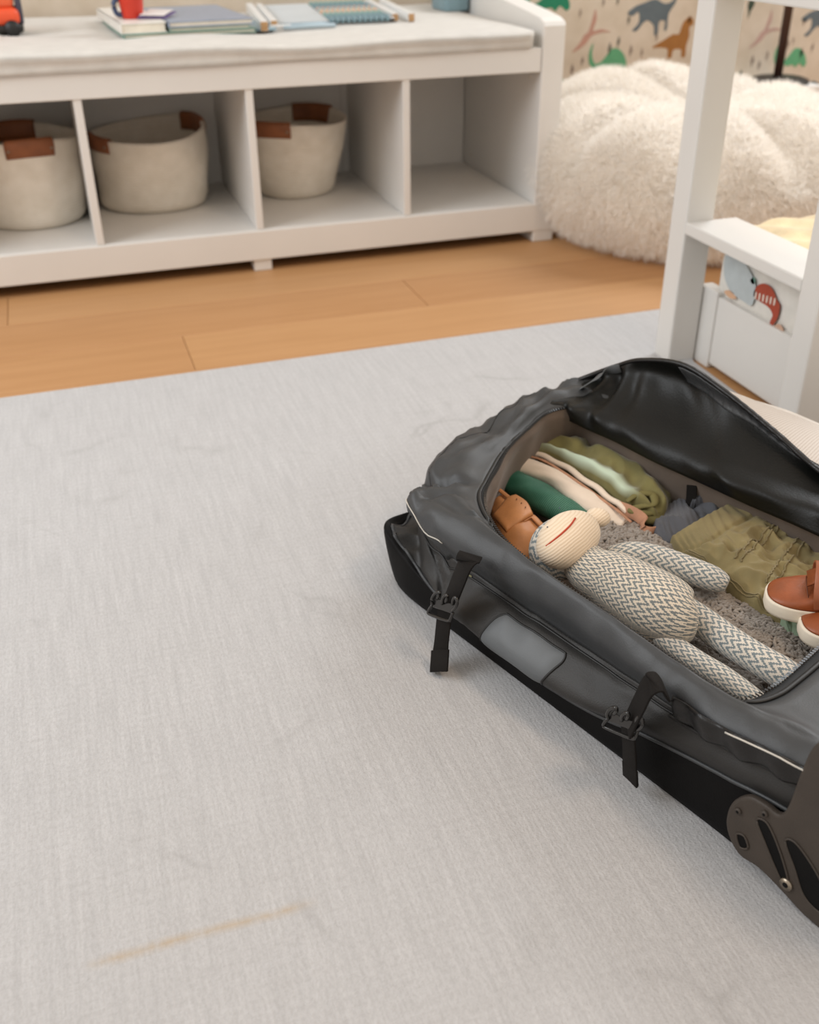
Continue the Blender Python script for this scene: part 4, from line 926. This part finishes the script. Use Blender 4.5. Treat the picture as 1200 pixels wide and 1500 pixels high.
# cream roll with brown trim
cr_pts = [(736, 674), (750, 679), (785, 688), (822, 706), (850, 728), (880, 748), (915, 768)]
cz_ = [.090, .092, .093, .092, .090, .086, .078]
croll = rollo('rolled_shirt', cr_pts, cz_, [.006, .0125, .0145, .0145, .0165, .014, .008], M['cream_cloth'], 'rolled cream shirt with a brown trim edge between green and olive clothes', 'clothing', n=80, wr=.16)
P = ats([(745, 665), (790, 672), (832, 696), (872, 724), (905, 748), (925, 765)], [.099, .103, .102, .099, .094, .086]); obj('trim_edge', *tube(P, .0024, 8, n=60, flat=.5)[:2], M['peach_trim'], croll)
P = ats([(742, 662), (795, 668), (838, 690), (878, 718), (910, 742), (940, 765)], [.094, .098, .097, .094, .088, .080]); obj('cuff', *tube(P, .0048, 10, n=60, flat=.8, fn=lambda t_, a: 1+.3*math.sin(t_*31+a))[:2], M['cream_cloth'], croll)
P = ats([(905, 742), (925, 750), (942, 762), (940, 776), (958, 780), (985, 766)], [.086, .090, .086, .080, .076, .074]); ribbon(P, W0*.5+Z0*.8, .016, .002, 'trim_end', croll, 'peach_trim', 50)
# olive tee
G = crgrid([ats([(757, 668), (800, 680), (850, 706), (905, 741), (950, 762)], [.080, .082, .082, .080, .076]), ats([(756, 660), (806, 663), (860, 688), (915, 722), (962, 752)], [.096, .104, .104, .100, .090]),
            ats([(770, 652), (822, 648), (873, 662), (930, 696), (978, 738)], [.104, .112, .114, .108, .096]), ats([(785, 645), (850, 630), (905, 647), (950, 684), (988, 718)], [.100, .110, .104, .096, .088])], 110, 60)
def teef(u, v, p): 
    return .0045*math.sin(v*17+2.6*nz(p, 9)+u*3)*min(1, v*3)+.006*nz((p[0]*16, p[1]*7, 0))+.009*max(0, nz((p[0]*30, p[1]*30, 1)))*(u > .55)*min(1, (u-.55)*4)+.012*(.3-abs(nz((p[0]*34, p[1]*28, 7))))*min(1, v*3)-.012*math.exp(-((u-.42)/.05)**2-((v-.75)/.2)**2)
V, F, U = cushion_sheet(G, .036, teef); tee = put(obj('folded_shirt', V, F, M['tee'], uv=U), 'folded olive shirt with a pale mint band at the far side of the suitcase', 'clothing')
P = ats([(918, 735), (935, 724), (955, 724), (958, 738), (938, 742), (925, 748), (945, 752), (972, 748)], [.096, .104, .104, .098, .094, .090, .088, .086]); obj('sleeve_fold', *tube(P, [.003, .005, .006, .005, .005, .006, .006, .003], 12, n=70, flat=.6)[:2], plain('716b40', .9), tee)
P = ats([(905, 744), (930, 752), (955, 762), (985, 752)], [.080, .082, .080, .078]); obj('sleeve_fold', *tube(P, [.005, .008, .008, .004], 12, n=40, flat=.7)[:2], plain('655f38', .9), tee)
# dark grey muslin trousers
G = crgrid([ats([(958, 752), (985, 733), (1018, 716), (1034, 706)], [.078, .088, .094, .100]), ats([(957, 776), (996, 758), (1040, 738), (1078, 722)], [.080, .096, .102, .104]), ats([(968, 803), (1010, 788), (1055, 765), (1100, 745)], [.070, .084, .090, .092])], 80, 50)
V, F, U = cushion_sheet(G, .04, lambda u, v, p: .0009*math.sin(u*80+7*nz(p, 16)+v*4)*(1-.5*v)+.010*(.3-abs(nz((p[0]*40, p[1]*16, 3))))+.005*nz(p, 14)-.006*math.exp(-((u-.52)/.02)**2)); mus = put(obj('folded_trousers', V, F, M['grey_muslin']), 'dark grey gathered trousers tucked beneath the olive trousers', 'clothing')
rows = [ats([(1018, 722), (1036, 703), (1062, 718), (1092, 738)], [.098, .112, .112, .108]), ats([(1012, 735), (1035, 722), (1060, 735), (1085, 752)], [.102, .114, .113, .106])]
G = crgrid(np.array(rows), 50, 14); V, F, U = cushion_sheet(G, .012, lambda u, v, p: .0012*math.sin(u*70)); obj('waistband', V, F, M['grey_muslin'], mus)
# olive elastic waist trousers
KG = [ats([(983, 783), (1012, 764), (1050, 743), (1094, 722)], [.094, .110, .116, .112]), ats([(998, 808), (1034, 796), (1075, 770), (1126, 746)], [.092, .112, .118, .112]), ats([(1045, 840), (1080, 820), (1120, 796), (1166, 774)], [.092, .110, .112, .104]),
      ats([(1100, 882), (1135, 860), (1172, 838), (1215, 810)], [.088, .102, .104, .098]), ats([(1148, 916), (1185, 896), (1228, 870), (1262, 848)], [.080, .090, .092, .090])]
G = crgrid(KG, 120, 110)
def khf(u, v, p):
    g = .0012*math.sin(u*75+5*nz(p, 14)+v*4)*(.6+.8*nz(p, 30))*(1 if v < .235 else math.exp(-(v-.235)*16))
    g += -.004*math.exp(-((v-.245)/.018)**2)
    g += (.018*(.3-abs(nz((p[0]*30, p[1]*34, 2))))+.010*(.3-abs(nz((p[0]*65, p[1]*50, 5)))))*min(1, max(0, v-.22)*6)
    g += .006*math.exp(-((u-.32-.3*(v-.3))/.05)**2)*(v > .25)*max(0, 1-v)
    return g
V, F, U = cushion_sheet(G, .034, khf); kh = put(obj('elastic_waist_trousers', V, F, M['khaki']), 'olive green elastic waist trousers folded under the brown sneakers', 'clothing')
def onG(u, v, off=.001):
    a = u*119; b = v*109; p = G[int(b), int(a)].copy(); p[2] += khf(u, v, p)+off; return p
for (ua, va, ub, vb) in ((.30, .50, .97, .41), (.32, .535, .97, .445), (.30, .71, .98, .58), (.32, .75, .98, .62), (.30, .80, .6, .78), (.03, .28, .05, .95), (.07, .28, .09, .95)):
    P = np.array([onG(ua+(ub-ua)*k/60, va+(vb-va)*k/60, .0012) for k in range(61)]); obj('seam', *tube(P, .0012, 6, flat=.6)[:2], M['khaki_seam'], kh)
# mint cloth under the shoes
G2 = crgrid([ats([(1140, 905), (1165, 898), (1200, 905)], [.082, .088, .09]), ats([(1152, 922), (1178, 922), (1210, 930)], [.084, .092, .09]), ats([(1170, 948), (1192, 952), (1222, 955)], [.070, .074, .07])], 30, 30)
V, F, U = cushion_sheet(G2, .02, lambda u, v, p: .006*math.sin(u*14+v*4)+.004*nz(p, 30)); put(obj('mint_cloth', V, F, M['mint_cloth']), 'crumpled mint green cloth peeking out below the front sneaker', 'clothing')

# ---- sneakers
def shoe(toe, heel_dir, zsole, L_, label, up=.0, side=1):
    d = np.array([heel_dir[0], heel_dir[1], heel_dir[2] if len(heel_dir) > 2 else 0.]); d /= np.linalg.norm(d); sd = np.cross(Z0, d); sd /= np.linalg.norm(sd); upv = np.cross(d, sd)
    o_ = np.array([toe[0], toe[1], zsole]); B = lambda a, b, h: o_+d*a*L_+sd*b*L_*side+upv*h*L_
    root = tag(empty('sneaker', tuple(o_+d*L_*.5)), label, 'shoe', 'small brown sneakers lying on the clothes')
    hw = [(0, .0), (.012, .085), (.05, .150), (.12, .195), (.22, .215), (.35, .205), (.5, .175), (.65, .165), (.8, .170), (.92, .15), (.985, .09), (1, 0)]
    ol = cr([(a, b) for a, b in hw], 40); out = np.vstack([ol, np.c_[ol[::-1][1:-1, 0], -ol[::-1][1:-1, 1]*.94]])
    def ringp(sc_, h, dx=0): return [B(.5+(a-.5)*sc_+dx, b*sc_, h) for a, b in out]
    rows = [ringp(.93, 0), ringp(.985, .006), ringp(1.0, .03), ringp(1.0, .10), ringp(.985, .118), ringp(.95, .120)]
    V, F, U = grid(np.array(rows), cu=True, capv=True); obj('sole', V, F, M['rubber'], root)
    def upperring(k): 
        # k 0..1 upwards; toe side closes over the vamp, opening at the back
        pts = []
        for a, b in out:
            hgt = .12+k*(.14+.24*max(0, min(1, (a-.18)/.45)))
            x = a; xin = .955*(a-.5)+.5
            if a < .55: xin = xin+(k**1.6)*(.44-.2*a)*(1-a)*1.0
            bb = b*.93*(1-k**2.2*(.62 if a < .5 else .45))
            pts.append(B(xin, bb, hgt-.02*k*(a < .15)))
        return pts
    rows = [upperring(k) for k in np.linspace(0, 1, 16)]
    V, F, U = grid(np.array(rows), cu=True); up_ = obj('upper', V, F, M['shoe_leather'], root); s = up_.modifiers.new('solid', 'SOLIDIFY'); s.thickness = .0015; s.offset = -1
    # tongue
    rows = [[B(a, b*.10, h+.02*(1-b*b)) for b in np.linspace(-1, 1, 10)] for a, h in ((.28, .27), (.36, .33), (.44, .40), (.52, .47), (.56, .52))]
    V, F, U = grid(np.array(rows)); o = obj('tongue', V, F, M['shoe_leather'], root); s = o.modifiers.new('solid', 'SOLIDIFY'); s.thickness = .002
    # insole
    V, F = prism([(a, b*.8) for a, b in out], .125, .135, lambda a, b, h: B(.5+(a-.5)*.86, b, h)); obj('insole', V, F, M['tongue'], root, False)
    for a0, nm in ((.36, 'strap'), (.50, 'strap')):
        P = [B(a0+.03, -.19, .15), B(a0+.01, -.185, .25), B(a0, -.12, .36+.10*(a0-.36)/.14), B(a0, 0, .42+.12*(a0-.36)/.14), B(a0, .12, .36+.10*(a0-.36)/.14), B(a0+.01, .185, .25), B(a0+.03, .19, .15)]
        ribbon(np.array(P), d, .095*L_, .0026, nm, root, 'shoe_strap', 40)
    # stitch line across the vamp
    P = np.array([B(.27+.04*abs(t_)**2, t_*.17, .275-.12*t_*t_) for t_ in np.linspace(-1, 1, 20)]); obj('stitch', *tube(P, .0007, 5)[:2], plain('6f3a1e'), root)
    return root
t1 = at(1119, 872, .122); e1 = at(1275, 897, .122); shoe(t1, (e1-t1)/np.linalg.norm(e1-t1), .112, .145, 'brown leather sneaker with white sole lying on the olive trousers')
t2 = at(1170, 912, .118); e2 = at(1330, 930, .118); shoe(t2, (e2-t2)/np.linalg.norm(e2-t2), .104, .145, 'brown sneaker nearer the wheel end, its toe cut by the frame')

# ---- tan sandal
sr = tag(empty('sandal', at(755, 765, .075)), 'tan leather sandal with a wide strap in the head end corner', 'shoe')
SG = crgrid([ats([(716, 742), (728, 728), (742, 722)], [.088, .094, .092]), ats([(728, 768), (745, 752), (768, 744)], [.094, .104, .100]), ats([(745, 800), (768, 780), (793, 765)], [.088, .100, .096]), ats([(770, 825), (790, 802), (812, 790)], [.076, .084, .082])], 34, 44)
V, F, U = cushion_sheet(SG, .012, lambda u, v, p: .004*math.sin(math.pi*u)+.0015*nz(p, 40)); obj('vamp', V, F, M['tan'], sr)
P = ats([(712, 752), (730, 742), (752, 732), (776, 742), (784, 756)], [.096, .106, .114, .112, .102])
SB = crgrid([ats([(734, 731), (746, 724), (760, 724)], [.106, .110, .108]), ats([(752, 746), (766, 742), (778, 748)], [.114, .117, .110]), ats([(738, 763), (757, 757), (779, 757)], [.104, .112, .106])], 20, 20)
rows = crgrid([ats([(722, 752), (742, 728), (755, 722)], [.100, .110, .112]), ats([(733, 764), (755, 742), (772, 733)], [.103, .114, .114]), ats([(742, 775), (764, 760), (781, 750)], [.102, .112, .112])], 30, 16)
V, F, U = cushion_sheet(rows, .004); st_ = obj('strap', V, F, M['tan'], sr)
for (u, v) in ((757, 731), (764, 737), (770, 743)):
    p = at(u, v, .1155); obj('eyelet', *tube([p-Z0*.001, p+Z0*.0008], .0007, 8)[:2], M['tongue'], st_)
P = ats([(714, 706), (728, 715), (742, 726), (750, 732)], [.094, .098, .104, .108]); ribbon(P, D0*.3-W0*.9, .006, .002, 'ankle_strap', sr, 'tan', 20)
P = ats([(765, 762), (778, 756), (790, 766), (806, 782)], [.107, .106, .102, .090]); ribbon(P, D0*.3-W0*.9, .008, .002, 'ankle_strap', sr, 'tan', 20)
Gs = crgrid([ats([(712, 750), (745, 722)], .066), ats([(735, 800), (785, 752)], .066), ats([(775, 838), (815, 795)], .066)], 14, 26); V, F, U = cushion_sheet(Gs, .012); obj('sole', V, F, M['tongue'], sr)

# ---- knitted monkey
mk_ = tag(empty('plush_monkey', at(930, 870, .09)), 'knitted plush monkey in grey and cream zigzag lying on its back', 'plush toy')
def limb(name, pts, zs, rads, mat, par=mk_, flat=.9, n=44, around=True):
    P = ats(pts, zs); P = np.vstack([P[0]-(P[1]-P[0])*.02, P, P[-1]+(P[-1]-P[-2])*.03]); rads = [rads[0]*.35]+list(rads)+[rads[-1]*.35]
    V, F, U = tube(P, rads, 32, n=n, flat=flat, fn=lambda t_, a: 1+.03*nz((math.cos(a), math.sin(a), t_*6))); return obj(name, V, F, M[mat], par, uv=U)
limb('body', [(842, 816), (868, 836), (900, 852), (935, 872), (970, 893), (1000, 908), (1016, 912)], [.124, .124, .122, .120, .118, .116, .114], [.020, .030, .0365, .041, .0425, .034, .016], 'chev', n=80)
limb('arm', [(893, 815), (925, 812), (965, 820), (1010, 835), (1045, 848), (1064, 856)], [.120, .122, .116, .110, .106, .104], [.012, .0165, .018, .0175, .016, .010], 'chev_limb')
limb('arm', [(868, 858), (900, 888), (940, 925)], [.110, .104, .100], [.014, .016, .015], 'chev_limb')
limb('leg', [(1002, 894), (1030, 912), (1070, 940), (1110, 965), (1150, 988), (1205, 1020)], [.112, .108, .106, .108, .108, .104], [.017, .0180, .0175, .0175, .0175, .012], 'chev_limb')
limb('leg', [(968, 930), (992, 950), (1022, 970), (1060, 993), (1112, 1028)], [.106, .102, .102, .102, .100], [.012, .0130, .0130, .013, .010], 'chev_limb')
hc = at(833, 792, .140)
ex_ = at(845, 770, .14)-at(808, 805, .14); ex_ /= np.linalg.norm(ex_); ey_ = np.cross(Z0, ex_)     # ex: along the mouth
def ellip(c, ax, r, nu=40, nv=28, fn=None):
    rows = []
    for p in np.linspace(.02, math.pi-.02, nv):
        rows.append([c+ax[0]*r[0]*math.sin(p)*math.cos(a)*(fn(p, a) if fn else 1)+ax[1]*r[1]*math.sin(p)*math.sin(a)*(fn(p, a) if fn else 1)+ax[2]*r[2]*math.cos(p) for a in np.linspace(0, 2*math.pi, nu, endpoint=False)])
    V, F, U = grid(np.array(rows), cu=True, capv=True); U = U*np.array([1, .12]); return V, F, U
V, F, U = ellip(at(824, 803, .126), (ex_, ey_, Z0), (.045, .038, .036)); hd = obj('head', V, F, M['chev_limb'], mk_, uv=U)
V, F, U = ellip(at(833, 790, .146), (ex_, ey_, Z0), (.0475, .0345, .029), fn=lambda p, a: 1-.07*math.exp(-((a-math.pi*1.5)/.35)**2)+.05*math.cos(2*a)); mz = obj('muzzle', V, F, M['knit_cream'], mk_, uv=U)
V, F, U = ellip(at(876, 758, .142), (ex_, ey_, Z0), (.0140, .0155, .011)); ea = obj('ear', V, F, M['knit_cream'], mk_, uv=U)
P = []
C0 = at(833, 790, .146)
def onm(u, v):
    """point of the muzzle under pixel u,v (ray against the ellipsoid)"""
    d = RC.T@np.array([(u-600)/FPX, (v-750)/FPX, 1.]); A = np.array([ex_/.0485, ey_/.0345, Z0/.0295]); o = A@(CAM-C0); q = A@d
    a, b, c = q@q, 2*o@q, o@o-1; D = b*b-4*a*c; return CAM+d*((-b-math.sqrt(max(D, 0)))/(2*a))
P = np.array([onm(*q) for q in [(800, 800), (808, 794), (818, 786), (827, 778), (836, 769), (843, 759)]]); o = obj('mouth', *tube(P, .0011, 8, n=40)[:2], plain('b5442c', .8), mz)
for q in ((802, 772), (820, 744)):
    p = onm(*q); V, F, U = ellip(p, (ex_, ey_, Z0), (.0009, .0009, .0009), 8, 6); obj('nostril', V, F, plain('3f5068'), mz)
# neck collar between head and body
limb('neck', [(838, 808), (850, 820), (862, 830)], [.122, .122, .122], [.026, .026, .027], 'chev')
